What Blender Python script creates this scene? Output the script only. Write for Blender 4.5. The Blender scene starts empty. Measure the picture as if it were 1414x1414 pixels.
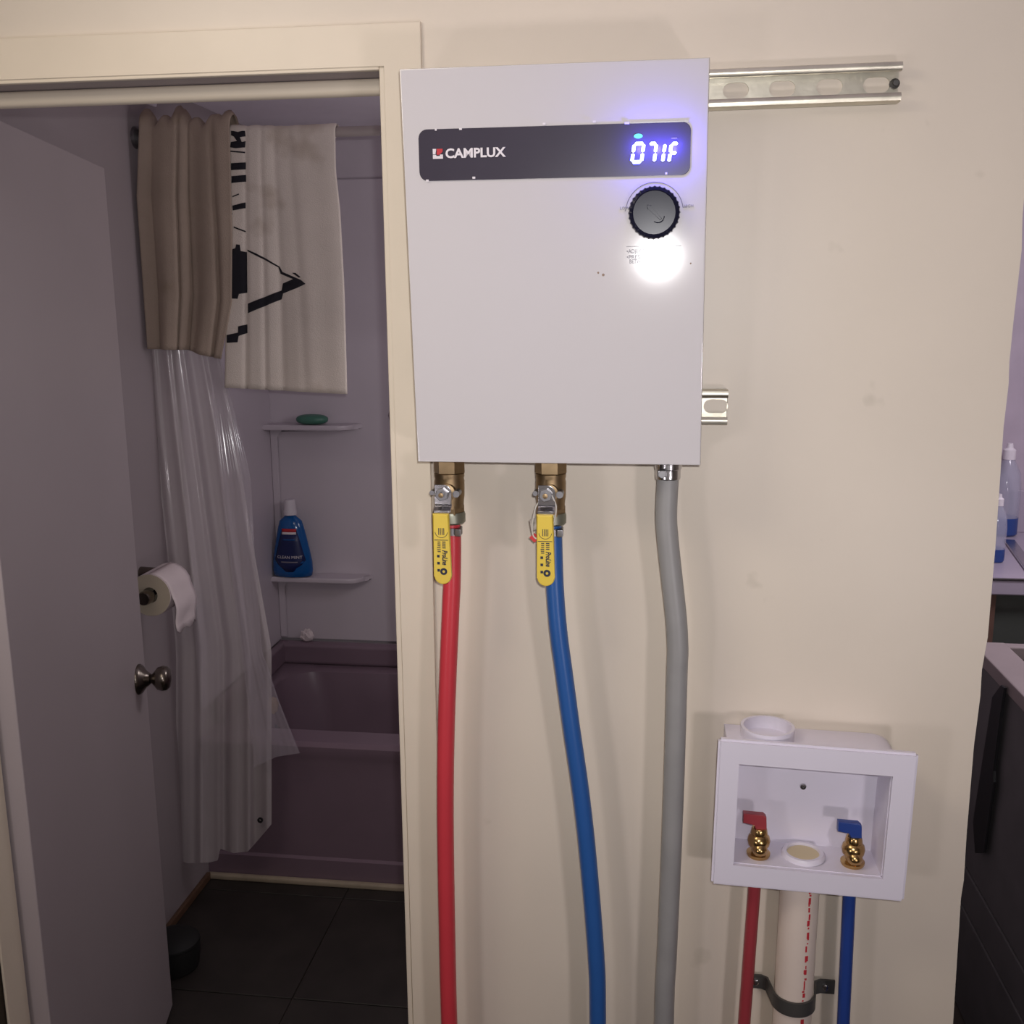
import bpy, bmesh, math, random
from mathutils import Vector, Matrix
random.seed(4)
PI = math.pi
S = bpy.context.scene
COL = S.collection

# ------------------------------------------------------------------ camera, light, exposure
CY, CZ = -1.2462, 1.60                       # camera stands 1.25 m from the wall, 1.6 m above the floor
YAW, PITCH, ROLL, F = 0.1309, 0.1986, -0.0072, 1414.0
cyw, syw, cp, sp, cr, sr = math.cos(YAW), math.sin(YAW), math.cos(PITCH), math.sin(PITCH), math.cos(ROLL), math.sin(ROLL)
FW = Vector((-syw*cp, cyw*cp, -sp)); _r = Vector((cyw, syw, 0)); _u = _r.cross(FW)
RT = cr*_r + sr*_u; UP = -sr*_r + cr*_u
CAM = Vector((0, CY, CZ))
cd = bpy.data.cameras.new('camera'); cam = bpy.data.objects.new('camera', cd); COL.objects.link(cam)
cd.sensor_width = 36; cd.lens = 36*F/1414; cd.clip_start = 0.02
m = Matrix((RT, UP, -FW)).transposed().to_4x4(); m.translation = CAM; cam.matrix_world = m
S.camera = cam
S.view_settings.view_transform = 'Standard'; S.view_settings.look = 'None'
S.view_settings.gamma = 1; S.view_settings.use_curve_mapping = False
S.view_settings.exposure = 0.0
w = bpy.data.worlds.new('world'); S.world = w; w.use_nodes = True
w.node_tree.nodes['Background'].inputs[0].default_value = (0.6, 0.55, 0.6, 1)
w.node_tree.nodes['Background'].inputs[1].default_value = 0.02

def lamp(name, kind, loc, energy, col, size=0.1, target=None, **kw):
    d = bpy.data.lights.new(name, kind); d.energy = energy; d.color = col
    if kind == 'AREA': d.size = size
    else: d.shadow_soft_size = size
    for k, v in kw.items(): setattr(d, k, v)
    o = bpy.data.objects.new(name, d); COL.objects.link(o); o.location = loc
    if target is not None:
        o.rotation_euler = (Vector(target)-Vector(loc)).to_track_quat('-Z', 'Y').to_euler()
    return o
lamp('phone_flash', 'SPOT', (0.020, CY-0.01, CZ+0.03), 26.5, (1.0, 0.985, 0.99), 0.008, (0.05, 0, 1.70), spot_size=math.radians(118), spot_blend=1.0)
lamp('ceiling_light', 'AREA', (-0.70, -0.72, 2.11), 5.0, (1.0, 0.90, 0.76), 0.40, (-0.5, -0.5, 0))
lamp('left_lamp', 'AREA', (-0.80, -1.45, 1.00), 2.0, (1.0, 0.93, 0.98), 0.16, (0.1, 0, 1.7))
lamp('right_lamp', 'AREA', (0.62, -1.45, 1.02), 3.2, (1.0, 0.92, 0.96), 0.12, (0.1, 0, 1.4))
lamp('bathroom_light', 'POINT', (-0.1, 1.04, 1.50), 5.4, (1.0, 0.95, 0.99), 0.15)
lamp('kitchen_light', 'AREA', (1.3, 0.9, 2.08), 13.0, (0.97, 0.92, 1.0), 0.3, (1.3, 1.2, 0))

# ------------------------------------------------------------------ helpers
def ray(x, y): return FW + RT*((x-707)/F) - UP*((y-707)/F)
def W(x, y, Y=0.0):                                           # point on the plane y = Y
    d = ray(x, y); return CAM + d*((Y-CY)/d.y)
def XP(x, y, X):
    d = ray(x, y); return CAM + d*(X/d.x)
def ZP(x, y, Z):
    d = ray(x, y); return CAM + d*((Z-CZ)/d.z)

def lin(c): 
    c /= 255
    return c/12.92 if c <= 0.04045 else ((c+0.055)/1.055)**2.4
MATS = {}
def mat(name, rgb, rough=0.6, metal=0.0, var=0.06, scale=12, bump=0.0, bscale=80, emit=0, trans=0, spec=0.5, stain=None, coat=0):
    if name in MATS: return MATS[name]
    M = bpy.data.materials.new(name); M.use_nodes = True; MATS[name] = M
    nt = M.node_tree; N = nt.nodes; L = nt.links; b = N['Principled BSDF']
    c = tuple(lin(v) for v in rgb)
    b.inputs['Roughness'].default_value = rough; b.inputs['Metallic'].default_value = metal
    b.inputs['Specular IOR Level'].default_value = spec
    if coat: b.inputs['Coat Weight'].default_value = coat; b.inputs['Coat Roughness'].default_value = 0.08
    tc = N.new('ShaderNodeTexCoord')
    nz = N.new('ShaderNodeTexNoise'); nz.inputs['Scale'].default_value = scale; nz.inputs['Detail'].default_value = 4
    L.new(tc.outputs['Object'], nz.inputs['Vector'])
    cr_ = N.new('ShaderNodeValToRGB'); L.new(nz.outputs['Fac'], cr_.inputs['Fac'])
    cr_.color_ramp.elements[0].position = 0.3; cr_.color_ramp.elements[1].position = 0.7
    cr_.color_ramp.elements[0].color = tuple(v*(1-var) for v in c)+(1,)
    cr_.color_ramp.elements[1].color = tuple(min(1, v*(1+var)) for v in c)+(1,)
    out = cr_.outputs['Color']
    if stain:                                                   # (rgb, scale, threshold, strength)
        n2 = N.new('ShaderNodeTexNoise'); n2.inputs['Scale'].default_value = stain[1]; n2.inputs['Detail'].default_value = 3
        L.new(tc.outputs['Object'], n2.inputs['Vector'])
        r2 = N.new('ShaderNodeValToRGB'); L.new(n2.outputs['Fac'], r2.inputs['Fac'])
        r2.color_ramp.elements[0].position = stain[2]; r2.color_ramp.elements[0].color = (0, 0, 0, 1)
        r2.color_ramp.elements[1].position = min(1, stain[2]+0.14); r2.color_ramp.elements[1].color = (stain[3],)*3+(1,)
        mx = N.new('ShaderNodeMix'); mx.data_type = 'RGBA'
        L.new(r2.outputs['Color'], mx.inputs['Factor']); L.new(out, mx.inputs['A'])
        mx.inputs['B'].default_value = tuple(lin(v) for v in stain[0])+(1,); out = mx.outputs['Result']
    L.new(out, b.inputs['Base Color'])
    if emit:
        b.inputs['Emission Color'].default_value = c+(1,); b.inputs['Emission Strength'].default_value = emit
    if trans: b.inputs['Transmission Weight'].default_value = trans
    if bump:
        n3 = N.new('ShaderNodeTexNoise'); n3.inputs['Scale'].default_value = bscale; n3.inputs['Detail'].default_value = 3
        L.new(tc.outputs['Object'], n3.inputs['Vector'])
        bp = N.new('ShaderNodeBump'); bp.inputs['Strength'].default_value = bump; bp.inputs['Distance'].default_value = 0.002
        L.new(n3.outputs['Fac'], bp.inputs['Height']); L.new(bp.outputs['Normal'], b.inputs['Normal'])
    return M

def link(name, me, m=None, parent=None, smooth=False):
    o = bpy.data.objects.new(name, me); COL.objects.link(o)
    if m: me.materials.append(m)
    if smooth:
        for p in me.polygons: p.use_smooth = True
        if smooth != 'all':
            try: me.set_sharp_from_angle(angle=math.radians(38))
            except Exception: pass
    if parent:
        o.parent = parent; o.matrix_parent_inverse = Matrix.Translation(parent.location).inverted() if False else Matrix()
        o.location = -Vector(parent.location) if parent.parent is None else Vector((0, 0, 0))
    return o
def obj(name, bm, m=None, parent=None, smooth=False):
    bmesh.ops.recalc_face_normals(bm, faces=bm.faces)
    me = bpy.data.meshes.new(name); bm.to_mesh(me); bm.free()
    o = link(name, me, m, parent, smooth)
    if smooth is True: wn = o.modifiers.new('weighted', 'WEIGHTED_NORMAL'); wn.keep_sharp = True; wn.weight = 90
    return o
def tag(o, label=None, cat=None, group=None, kind=None):
    if label: o['label'] = label
    if cat: o['category'] = cat
    if group: o['group'] = group
    if kind: o['kind'] = kind
    return o
def thing(name, loc, label, cat, group=None):
    o = bpy.data.objects.new(name, None); COL.objects.link(o); o.location = loc; o.empty_display_size = 0.05
    return tag(o, label, cat, group)
def struct(name, bm, m, parent=None, smooth=False):
    o = obj(name, bm, m, parent, smooth)
    if not parent: o['kind'] = 'structure'
    return o
def B(): return bmesh.new()
def box(bm, lo, hi, bev=0.0, seg=2):
    lo, hi = Vector(lo), Vector(hi); c = (lo+hi)/2; s = hi-lo
    r = bmesh.ops.create_cube(bm, size=1.0, matrix=Matrix.Translation(c) @ Matrix.Diagonal((abs(s.x), abs(s.y), abs(s.z), 1)))
    if bev:
        es = list({e for v in r['verts'] for e in v.link_edges})
        bmesh.ops.bevel(bm, geom=es, offset=bev, segments=seg, profile=0.5, affect='EDGES')
    return bm
def prism(bm, pts, d, bev=0.0):                                 # planar outline swept along vector d
    d = Vector(d)
    a = [bm.verts.new(Vector(p)) for p in pts]; b = [bm.verts.new(Vector(p)+d) for p in pts]
    n = len(a); fs = [bm.faces.new(a), bm.faces.new(list(reversed(b)))]
    for i in range(n): fs.append(bm.faces.new((a[i], b[i], b[(i+1) % n], a[(i+1) % n])))
    if bev:
        es = [e for e in fs[0].edges]+[e for e in fs[1].edges]
        bmesh.ops.bevel(bm, geom=es, offset=bev, segments=2, profile=0.5, affect='EDGES')
    return bm
def frame_of(ax):
    ax = Vector(ax).normalized(); t = Vector((0, 0, 1)) if abs(ax.z) < 0.9 else Vector((1, 0, 0))
    u = ax.cross(t).normalized(); return ax, u, ax.cross(u).normalized()
def lathe(bm, prof, o=(0, 0, 0), ax=(0, 0, 1), n=24, cap=True, sq=(1, 1), ph=0):   # prof: (radius, height) along ax
    ax, u, v = frame_of(ax); o = Vector(o); rings = []
    for r, h in prof:
        rings.append([bm.verts.new(o+ax*h+(u*math.cos(ph+2*PI*i/n)*sq[0]+v*math.sin(ph+2*PI*i/n)*sq[1])*max(r, 1e-5)) for i in range(n)])
    for a, b in zip(rings, rings[1:]):
        for i in range(n): bm.faces.new((a[i], a[(i+1) % n], b[(i+1) % n], b[i]))
    if cap:
        bm.faces.new(rings[0]); bm.faces.new(rings[-1])
    return bm
def smooth_path(pts, k=6):                                      # Catmull-Rom
    pts = [Vector(p) for p in pts]; P = [2*pts[0]-pts[1]]+pts+[2*pts[-1]-pts[-2]]; out = []
    for i in range(1, len(P)-2):
        p0, p1, p2, p3 = P[i-1:i+3]
        for j in range(k):
            t = j/k
            out.append(0.5*((2*p1)+(p2-p0)*t+(2*p0-5*p1+4*p2-p3)*t*t+(3*p1-p0-3*p2+p3)*t**3))
    return out+[pts[-1]]
def tube(bm, path, r, n=16, cap=True, ref=None):
    rings = []; up = Vector(ref) if ref else Vector((0, -1, 0))
    for i, p in enumerate(path):
        t = (path[min(i+1, len(path)-1)]-path[max(i-1, 0)]).normalized()
        u = (up-t*up.dot(t))
        if u.length < 1e-4: u = Vector((1, 0, 0))-t*t.x
        u.normalize(); v = t.cross(u); rr = r(i/(len(path)-1)) if callable(r) else r
        rings.append([bm.verts.new(p+(u*math.cos(2*PI*k/n)+v*math.sin(2*PI*k/n))*rr) for k in range(n)])
    for a, b in zip(rings, rings[1:]):
        for k in range(n): bm.faces.new((a[k], a[(k+1) % n], b[(k+1) % n], b[k]))
    if cap: bm.faces.new(rings[0]); bm.faces.new(rings[-1])
    return bm
def rrect(x0, z0, x1, z1, r, n=6):
    out = []
    for cx, cz, a0 in ((x1-r, z1-r, 0), (x0+r, z1-r, 90), (x0+r, z0+r, 180), (x1-r, z0+r, 270)):
        for i in range(n+1):
            a = math.radians(a0+90*i/n); out.append((cx+r*math.cos(a), cz+r*math.sin(a)))
    return out
def text(name, s, loc, size, m, parent, xdir=(1, 0, 0), zdir=(0, 0, 1), bold=0.0, shear=0.0, depth=0.0003, align='LEFT', width=None):
    c = bpy.data.curves.new(name, 'FONT'); c.body = s; c.size = size; c.offset = bold; c.shear = shear; c.extrude = depth
    c.align_x = align; c.resolution_u = 3
    o = bpy.data.objects.new(name, c); COL.objects.link(o)
    dg = bpy.context.evaluated_depsgraph_get(); me = bpy.data.meshes.new_from_object(o.evaluated_get(dg))
    bpy.data.objects.remove(o); bpy.data.curves.remove(c)
    x = Vector(xdir).normalized(); z = Vector(zdir).normalized(); n = x.cross(z)
    if width:
        xs = [v.co.x for v in me.vertices]; k = width/(max(xs)-min(xs)); me.transform(Matrix.Diagonal((k, 1, 1, 1)))
    M4 = Matrix((x, z, n)).transposed().to_4x4(); M4.translation = Vector(loc); me.transform(M4)
    me.materials.clear(); me.name = name
    return link(name, me, m, parent)
def decal(name, polys, m, parent, d=(0, -0.0005, 0)):
    bm = B()
    for p in polys: prism(bm, p, d)
    return obj(name, bm, m, parent)
def copy_tree(o, off, parent=None):
    c = o.copy(); COL.objects.link(c)
    if parent: c.parent = parent
    else: c.location = Vector(o.location)+Vector(off)
    for ch in list(o.children): copy_tree(ch, off, c)
    return c

# ------------------------------------------------------------------ materials
CREAM = (222, 210, 194)
wallm = mat('cream_wall_paint', CREAM, 0.42, var=0.025, scale=5, bump=0.05, bscale=160, stain=((150, 140, 118), 17, 0.69, 0.35))
trimm = mat('cream_trim_paint', (224, 211, 192), 0.4, var=0.025, scale=9, bump=0.04)
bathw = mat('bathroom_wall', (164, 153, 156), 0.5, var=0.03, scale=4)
ceilm = mat('ceiling_paint', (246, 238, 247), 0.6, var=0.02)
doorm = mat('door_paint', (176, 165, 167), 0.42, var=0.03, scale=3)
surrm = mat('tub_surround_white', (204, 194, 202), 0.35, var=0.03, scale=3)
tubm = mat('mauve_tub_enamel', (126, 106, 118), 0.3, var=0.04, scale=6)
tilem = mat('dark_slate_vinyl', (48, 43, 40), 0.55, var=0.25, scale=9)
groutm = mat('grout_brown', (78, 68, 62), 0.9)
woodm = mat('brown_wood', (104, 78, 60), 0.5, var=0.2, scale=14)
caulkm = mat('pale_trim_strip', (170, 155, 135), 0.6, var=0.12, scale=22)
dark = mat('dark_panelling', (58, 50, 40), 0.6, var=0.15)
whitep = mat('heater_white_enamel', (206, 201, 203), 0.085, var=0.008, scale=3, coat=0.03, spec=0.35)
whitep.node_tree.nodes['Principled BSDF'].inputs['Coat Roughness'].default_value = 0.34
blackg = mat('panel_smoked_acrylic', (66, 61, 72), 0.26, var=0.05, spec=0.3)
blackp = mat('black_plastic', (28, 28, 44), 0.22, var=0.05, spec=0.1)
greyprint = mat('grey_print', (130, 126, 136), 0.6)
whitepr = mat('white_print', (225, 218, 222), 0.5)
redpr = mat('red_print', (190, 40, 50), 0.5)
zinc = mat('zinc_plated_steel', (208, 202, 186), 0.38, 1.0, var=0.12, scale=30, bump=0.1)
steel = mat('bright_steel', (200, 198, 200), 0.22, 1.0, var=0.08, scale=40)
dsteel = mat('dull_steel', (140, 138, 140), 0.4, 1.0, var=0.15, scale=40)
brass = mat('aged_brass', (150, 128, 98), 0.45, 1.0, var=0.2, scale=40)
brassb = mat('polished_brass', (192, 158, 104), 0.24, 1.0, var=0.08, scale=40)
patina = mat('greenish_brass_union', (150, 150, 135), 0.45, 0.8, var=0.15, scale=60)
yellow = mat('yellow_vinyl_grip', (226, 196, 74), 0.4, var=0.04)
inkm = mat('dark_blue_ink', (36, 38, 60), 0.6)
pexr = mat('red_pex', (206, 62, 72), 0.34, var=0.03)
pexb = mat('blue_pex', (44, 92, 160), 0.34, var=0.03)
pexr2 = mat('dark_red_pex', (158, 58, 66), 0.36, var=0.03)
pexb2 = mat('deep_blue_pex', (38, 66, 140), 0.36, var=0.03)
condm = mat('grey_conduit', (150, 148, 147), 0.4, var=0.05, scale=25, stain=((70, 68, 72), 33, 0.72, 0.7))
whitebox = mat('white_abs_plastic', (226, 220, 232), 0.36, var=0.01)
pvc = mat('pvc_pipe', (226, 210, 198), 0.36, var=0.03)
plugm = mat('beige_knockout', (214, 196, 158), 0.5, var=0.04)
dgrey = mat('dark_grey_steel_strap', (88, 86, 84), 0.5, 0.5, var=0.1)
nickel = mat('dark_nickel', (120, 112, 104), 0.25, 1.0, var=0.1)
towelb = mat('taupe_towel', (168, 150, 136), 0.95, var=0.06, scale=10, bump=0.6, bscale=420, stain=((130, 112, 88), 7, 0.58, 0.5))
towelw = mat('off_white_towel', (226, 214, 204), 0.95, var=0.05, scale=8, bump=0.6, bscale=420, stain=((150, 128, 104), 6.5, 0.6, 0.6))
inkblk = mat('black_towel_print', (30, 28, 36), 0.95, var=0.1)
paperm = mat('toilet_paper', (228, 214, 216), 0.95, var=0.03, bump=0.2)
cardm = mat('roll_end_paper', (200, 186, 166), 0.95, var=0.05)
greensoap = mat('green_soap', (72, 120, 104), 0.4, var=0.06)
bluebot = mat('blue_mouthwash', (18, 86, 152), 0.15, var=0.05)
capm = mat('white_cap', (220, 212, 220), 0.3)
navy = mat('navy_label', (22, 34, 84), 0.35)
acryl = mat('amber_acrylic', (186, 160, 134), 0.2, var=0.1)
countm = mat('lavender_counter', (168, 156, 172), 0.3, var=0.05)
blackm = mat('black_matte', (24, 24, 26), 0.5)
greenbk = mat('dark_green_grey', (70, 72, 68), 0.6, var=0.1)
rimm = mat('grey_rim', (150, 136, 136), 0.5, var=0.04)
chestm = mat('charcoal_chest', (104, 100, 101), 0.55, var=0.1)
def glow(name, rgb, s):
    M = bpy.data.materials.new(name); M.use_nodes = True; nt = M.node_tree; b = nt.nodes['Principled BSDF']
    b.inputs['Base Color'].default_value = (0.02, 0.02, 0.03, 1)
    b.inputs['Emission Color'].default_value = tuple(lin(v) for v in rgb)+(1,); b.inputs['Emission Strength'].default_value = s
    return M
ledblue = glow('led_blue_white', (205, 215, 255), 3.2)
ledhalo = glow('led_blue_halo', (20, 20, 255), 1.6)
ledcyan = glow('led_cyan', (90, 215, 255), 1.6)

def film(name, rgb, alpha, rough):
    M = bpy.data.materials.new(name); M.use_nodes = True; nt = M.node_tree; N = nt.nodes; L = nt.links; b = N['Principled BSDF']
    b.inputs['Base Color'].default_value = tuple(lin(v) for v in rgb)+(1,); b.inputs['Roughness'].default_value = rough
    b.inputs['Alpha'].default_value = alpha; b.inputs['Coat Weight'].default_value = 0.6; b.inputs['Coat Roughness'].default_value = 0.08
    b.inputs['Subsurface Weight'].default_value = 0.0
    tc = N.new('ShaderNodeTexCoord'); nz = N.new('ShaderNodeTexNoise'); nz.inputs['Scale'].default_value = 14
    mp = N.new('ShaderNodeMapping'); mp.inputs['Scale'].default_value = (1, 1, 0.18)
    L.new(tc.outputs['Object'], mp.inputs['Vector']); L.new(mp.outputs['Vector'], nz.inputs['Vector'])
    bp = N.new('ShaderNodeBump'); bp.inputs['Strength'].default_value = 0.35; bp.inputs['Distance'].default_value = 0.01
    L.new(nz.outputs['Fac'], bp.inputs['Height']); L.new(bp.outputs['Normal'], b.inputs['Normal'])
    return M
filmm = film('milky_vinyl', (214, 204, 206), 0.6, 0.3)
filmc = film('clear_vinyl', (190, 180, 190), 0.38, 0.12)
botglass = film('clear_bottle', (190, 190, 210), 0.42, 0.12)

# ------------------------------------------------------------------ the setting
ZC, TH = 2.14, 0.06
XL, XR, XE = -0.929, -0.3125, 0.4115            # door opening and free end of the wall
ZH = 1.874
YT, YB, XW = 1.297, 1.96, -1.22                  # tub apron, bathroom back wall, bathroom left wall

bm = B()
prism(bm, [(-1.4, 0, ZH), (XR, 0, ZH), (XR, 0, ZC), (-1.4, 0, ZC)], (0, TH, 0))
edge = [(0.4116, 1.693), (0.4139, 1.657), (0.4119, 1.582), (0.4113, 1.533), (0.4126, 1.508), (0.4112, 1.458), (0.4138, 1.32), (0.4142, 1.204),
        (0.4108, 1.162), (0.4117, 1.129), (0.4093, 1.063), (0.4098, 0.946), (0.4113, 0.881), (0.4097, 0.856), (0.4136, 0.674), (0.412, 0.3), (0.412, 0)]
prism(bm, [(XR, 0, 0), (XR, 0, ZC), (0.4118, 0, ZC)]+[(x, 0, z) for x, z in edge], (0, TH, 0))
struct('wall_front', bm, wallm)
bm = B(); box(bm, (0.36, TH, 0), (0.405, 2.0, ZC)); struct('wall_divider', bm, bathw)
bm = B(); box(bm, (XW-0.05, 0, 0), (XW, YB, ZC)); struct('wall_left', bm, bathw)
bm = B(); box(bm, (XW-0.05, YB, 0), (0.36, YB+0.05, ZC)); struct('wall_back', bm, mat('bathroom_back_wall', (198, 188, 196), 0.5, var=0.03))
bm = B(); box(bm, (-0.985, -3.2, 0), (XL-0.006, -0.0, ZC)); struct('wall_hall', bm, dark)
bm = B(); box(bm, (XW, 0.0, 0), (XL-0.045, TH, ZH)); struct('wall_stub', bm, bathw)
bm = B(); box(bm, (2.6, -3.2, 0), (2.65, 2.0, ZC)); struct('wall_right', bm, wallm)
bm = B(); box(bm, (-0.985, -3.25, 0), (2.65, -3.2, ZC)); struct('wall_rear', bm, wallm)
bm = B(); box(bm, (0.36, 2.0, 0), (2.65, 2.05, ZC)); struct('wall_kitchen', bm, mat('kitchen_wall', (176, 162, 176), 0.5))
bm = B(); box(bm, (-1.3, -3.3, ZC), (2.7, 2.1, ZC+0.05)); struct('ceiling', bm, ceilm)
bm = B(); box(bm, (-1.3, -3.3, -0.06), (2.7, 2.1, -0.006)); floor = struct('floor', bm, groutm)
# floor tiles of the bathroom, one mesh shared
TX, TY = 0.5, 0.42; x0, y0 = -0.803, 0.812
bm = B(); box(bm, (-TX/2+0.0015, -TY/2+0.0015, -0.006), (TX/2-0.0015, TY/2-0.0015, 0.0), 0.0012, 1)
t0 = None
for i in range(-1, 3):
    for j in range(-2, 2):
        if t0 is None: o = t0 = obj('floor_tile', bm, tilem, floor)
        else: o = t0.copy(); COL.objects.link(o)
        o.location = (x0+TX*(i+0.5), y0+TY*(j+0.5), random.uniform(-0.0004, 0.0004))
# casing, jambs, stops
bm = B()
prism(bm, [(-1.4, 0, ZH+0.002), (XR+0.004, 0, ZH+0.002), (XR+0.004, 0, 0), (-0.2655, 0, 0), (-0.2655, 0, 1.9215), (-1.4, 0, 1.924)], (0, -0.006, 0), 0.0012)
struct('trim_1', bm, trimm)
bm = B(); box(bm, (XR-0.004, -0.004, 0), (XR+0.003, TH, ZH), 0.0015); struct('trim_2', bm, trimm)
bm = B(); box(bm, (XL-0.004, -0.002, 0), (XL, 0.046, ZH), 0.001); struct('trim_3', bm, trimm)
bm = B(); box(bm, (XL, -0.004, ZH-0.003), (XR-0.004, 0.004, ZH+0.003), 0.0012); struct('trim_4', bm, trimm)
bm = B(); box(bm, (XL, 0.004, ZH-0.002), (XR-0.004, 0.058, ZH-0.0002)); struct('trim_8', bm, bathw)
bm = B(); box(bm, (XL-0.002, 0.034, 1.852), (XR-0.004, 0.056, 1.8715), 0.009, 4); struct('trim_5', bm, trimm, smooth=True)
# bathroom base, crown and tub strip
bm = B(); box(bm, (XW, 0.95, 0), (XW+0.012, YT-0.014, 0.022), 0.003); struct('baseboard_left', bm, woodm)
bm = B(); box(bm, (XW, YT-0.018, 0), (0.36, YT-0.001, 0.017), 0.005); struct('trim_6', bm, caulkm)
bm = B(); prism(bm, [(XW, TH, ZC), (XW, TH, 2.088), (XW+0.006, TH, 2.088), (XW+0.022, TH, ZC)], (0, YT-TH, 0)); struct('trim_7', bm, ceilm)

# bathroom door, hinged on the left jamb and swung into the bathroom
hx, hy = XL+0.022, 0.062
fx, fy = -1.066, 0.742
dv = Vector((fx-hx, fy-hy, 0)); dl = dv.length; dv.normalize(); dn = Vector((-dv.y, dv.x, 0))
bm = B()
box(bm, (0, 0, 0.012), (dl, 0.034, 1.872), 0.002)
bm.transform(Matrix(((dv.x, dn.x, 0, hx), (dv.y, dn.y, 0, hy), (0, 0, 1, 0), (0, 0, 0, 1))))
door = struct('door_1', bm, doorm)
kz = 0.832
kp = Vector((hx, hy, 0))+dv*(dl-0.058)+Vector((0, 0, kz)); ax = -dn
bm = B(); lathe(bm, [(0.0325, 0), (0.0325, 0.003), (0.029, 0.008), (0.018, 0.016), (0.012, 0.024)], kp, ax, 28)
ro = obj('rosette', bm, nickel, door, True)
bm = B(); lathe(bm, [(0.011, 0.018), (0.010, 0.028), (0.016, 0.033), (0.024, 0.040), (0.0265, 0.050), (0.0255, 0.058), (0.020, 0.064), (0.008, 0.0665), (0.001, 0.067)], kp, ax, 28)
obj('door_knob', bm, nickel, door, 'all')
bm = B(); box(bm, (0, 0, 0), (0.001, 0.024, 0.056)); 
bm.transform(Matrix(((dv.x, dn.x, 0, hx+dv.x*dl+dn.x*0.005), (dv.y, dn.y, 0, hy+dv.y*dl+dn.y*0.005), (0, 0, 1, kz-0.028), (0, 0, 0, 1))))
obj('latch_plate', bm, nickel, door)

# ------------------------------------------------------------------ tub and surround
tub = thing('bathtub', (-0.4, (YT+YB)/2, 0), 'mauve enamelled bathtub with a flat apron set against the bathroom back wall', 'bathtub')
ZT = 0.426; XT1 = 0.355; XT0 = XW+0.002
bm = B()
prism(bm, [(XT0, YT, 0.0), (XT0, YT, 0.072), (XT0, YT+0.008, 0.078), (XT0, YT+0.008, 0.36), (XT0, YT-0.004, 0.385), (XT0, YT-0.004, ZT-0.012), (XT0, YT+0.004, ZT-0.002),
           (XT0, YT+0.012, ZT), (XT0, YT+0.07, ZT), (XT0, YT+0.085, ZT-0.012), (XT0, YT+0.11, 0.1), (XT0, YT+0.06, 0.0)], (XT1-XT0, 0, 0))
obj('apron', bm, tubm, tub, True)
bm = B()                                                    # basin: inner loops stepping down
def rloop(x0, x1, y0, y1, r, z):
    return [bm.verts.new((x, y, z)) for x, y in rrect(x0, y0, x1, y1, r, 6)]
loops = [rloop(XT0, XT1, YT+0.06, YB-0.005, 0.004, ZT-0.001), rloop(XT0+0.045, XT1-0.05, YT+0.085, YB-0.065, 0.10, ZT-0.001), rloop(XT0+0.06, XT1-0.07, YT+0.098, YB-0.082, 0.11, ZT-0.014),
         rloop(XT0+0.08, XT1-0.12, YT+0.11, YB-0.10, 0.12, ZT-0.1), rloop(XT0+0.11, XT1-0.2, YT+0.14, YB-0.13, 0.12, 0.09), rloop(XT0+0.16, XT1-0.26, YT+0.19, YB-0.18, 0.1, 0.06)]
for a, b in zip(loops, loops[1:]):
    n = len(a)
    for i in range(n): bm.faces.new((a[i], a[(i+1) % n], b[(i+1) % n], b[i]))
bm.faces.new(loops[-1]); obj('basin', bm, tubm, tub, True)
bm = B(); box(bm, (XT0, YB-0.06, ZT-0.002), (XT1, YB-0.018, ZT+0.075), 0.016, 3); obj('back_rim', bm, tubm, tub, True)
bm = B(); box(bm, (XT0, YT+0.10, ZT-0.002), (XT0+0.032, YB-0.03, ZT+0.075), 0.014, 3); obj('end_rim', bm, tubm, tub, True)

sur = thing('tub_surround', (-0.8, YB-0.01, ZT+0.076), 'moulded white tub surround panel with two corner shelves above the tub', 'wall panel')
bm = B(); box(bm, (XW+0.001, YB-0.016, ZT+0.076), (0.355, YB-0.001, 1.985), 0.003); obj('back_panel', bm, surrm, sur)
bm = B(); box(bm, (XW+0.0005, YT+0.01, ZT+0.076), (XW+0.012, YB-0.017, 1.985), 0.003); obj('end_panel', bm, surrm, sur)
ys = YB-0.017
zs1 = W(420, 588, ys-0.085).z; zs2 = W(440, 800, ys-0.085).z
x1a = W(485, 588, ys-0.06).x; x1b = W(500, 800, ys-0.06).x
def shelf(zt, x1, dep=0.075):
    bm = B()
    out = [(XW+0.012, ys), (XW+0.012, ys-dep)]+[(x1-0.05+0.05*math.sin(a), ys-dep+0.05-0.05*math.cos(a)) for a in [i*PI/16 for i in range(9)]]+[(x1+0.008, ys-0.012), (x1+0.02, ys)]
    prism(bm, [(x, y, zt-0.017) for x, y in out], (0, 0, 0.017), 0.005)
    obj('shelf', bm, surrm, sur, True)
shelf(zs1, x1a); shelf(zs2, x1b)
for zt, x1, zb in ((zs1, x1a, zs2), (zs2, x1b, ZT+0.085)):        # raised niche border below each shelf
    bm = B(); xl = XW+0.012; xi = xl+0.022
    out = [(xl, zb+0.001), (xi, zb+0.001), (xi, zt-0.05)]+[(xi+0.026-0.026*math.cos(a), zt-0.045+0.026*math.sin(a)) for a in [i*PI/12 for i in range(1, 7)]]
    out += [(x1-0.06, zt-0.019), (x1-0.03, zt-0.0205), (x1-0.02, zt-0.0175), (xl, zt-0.0175)]
    prism(bm, [(x, ys-0.016, z) for x, z in out], (0, 0.016, 0), 0.005); obj('niche_border', bm, surrm, sur, True)

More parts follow.
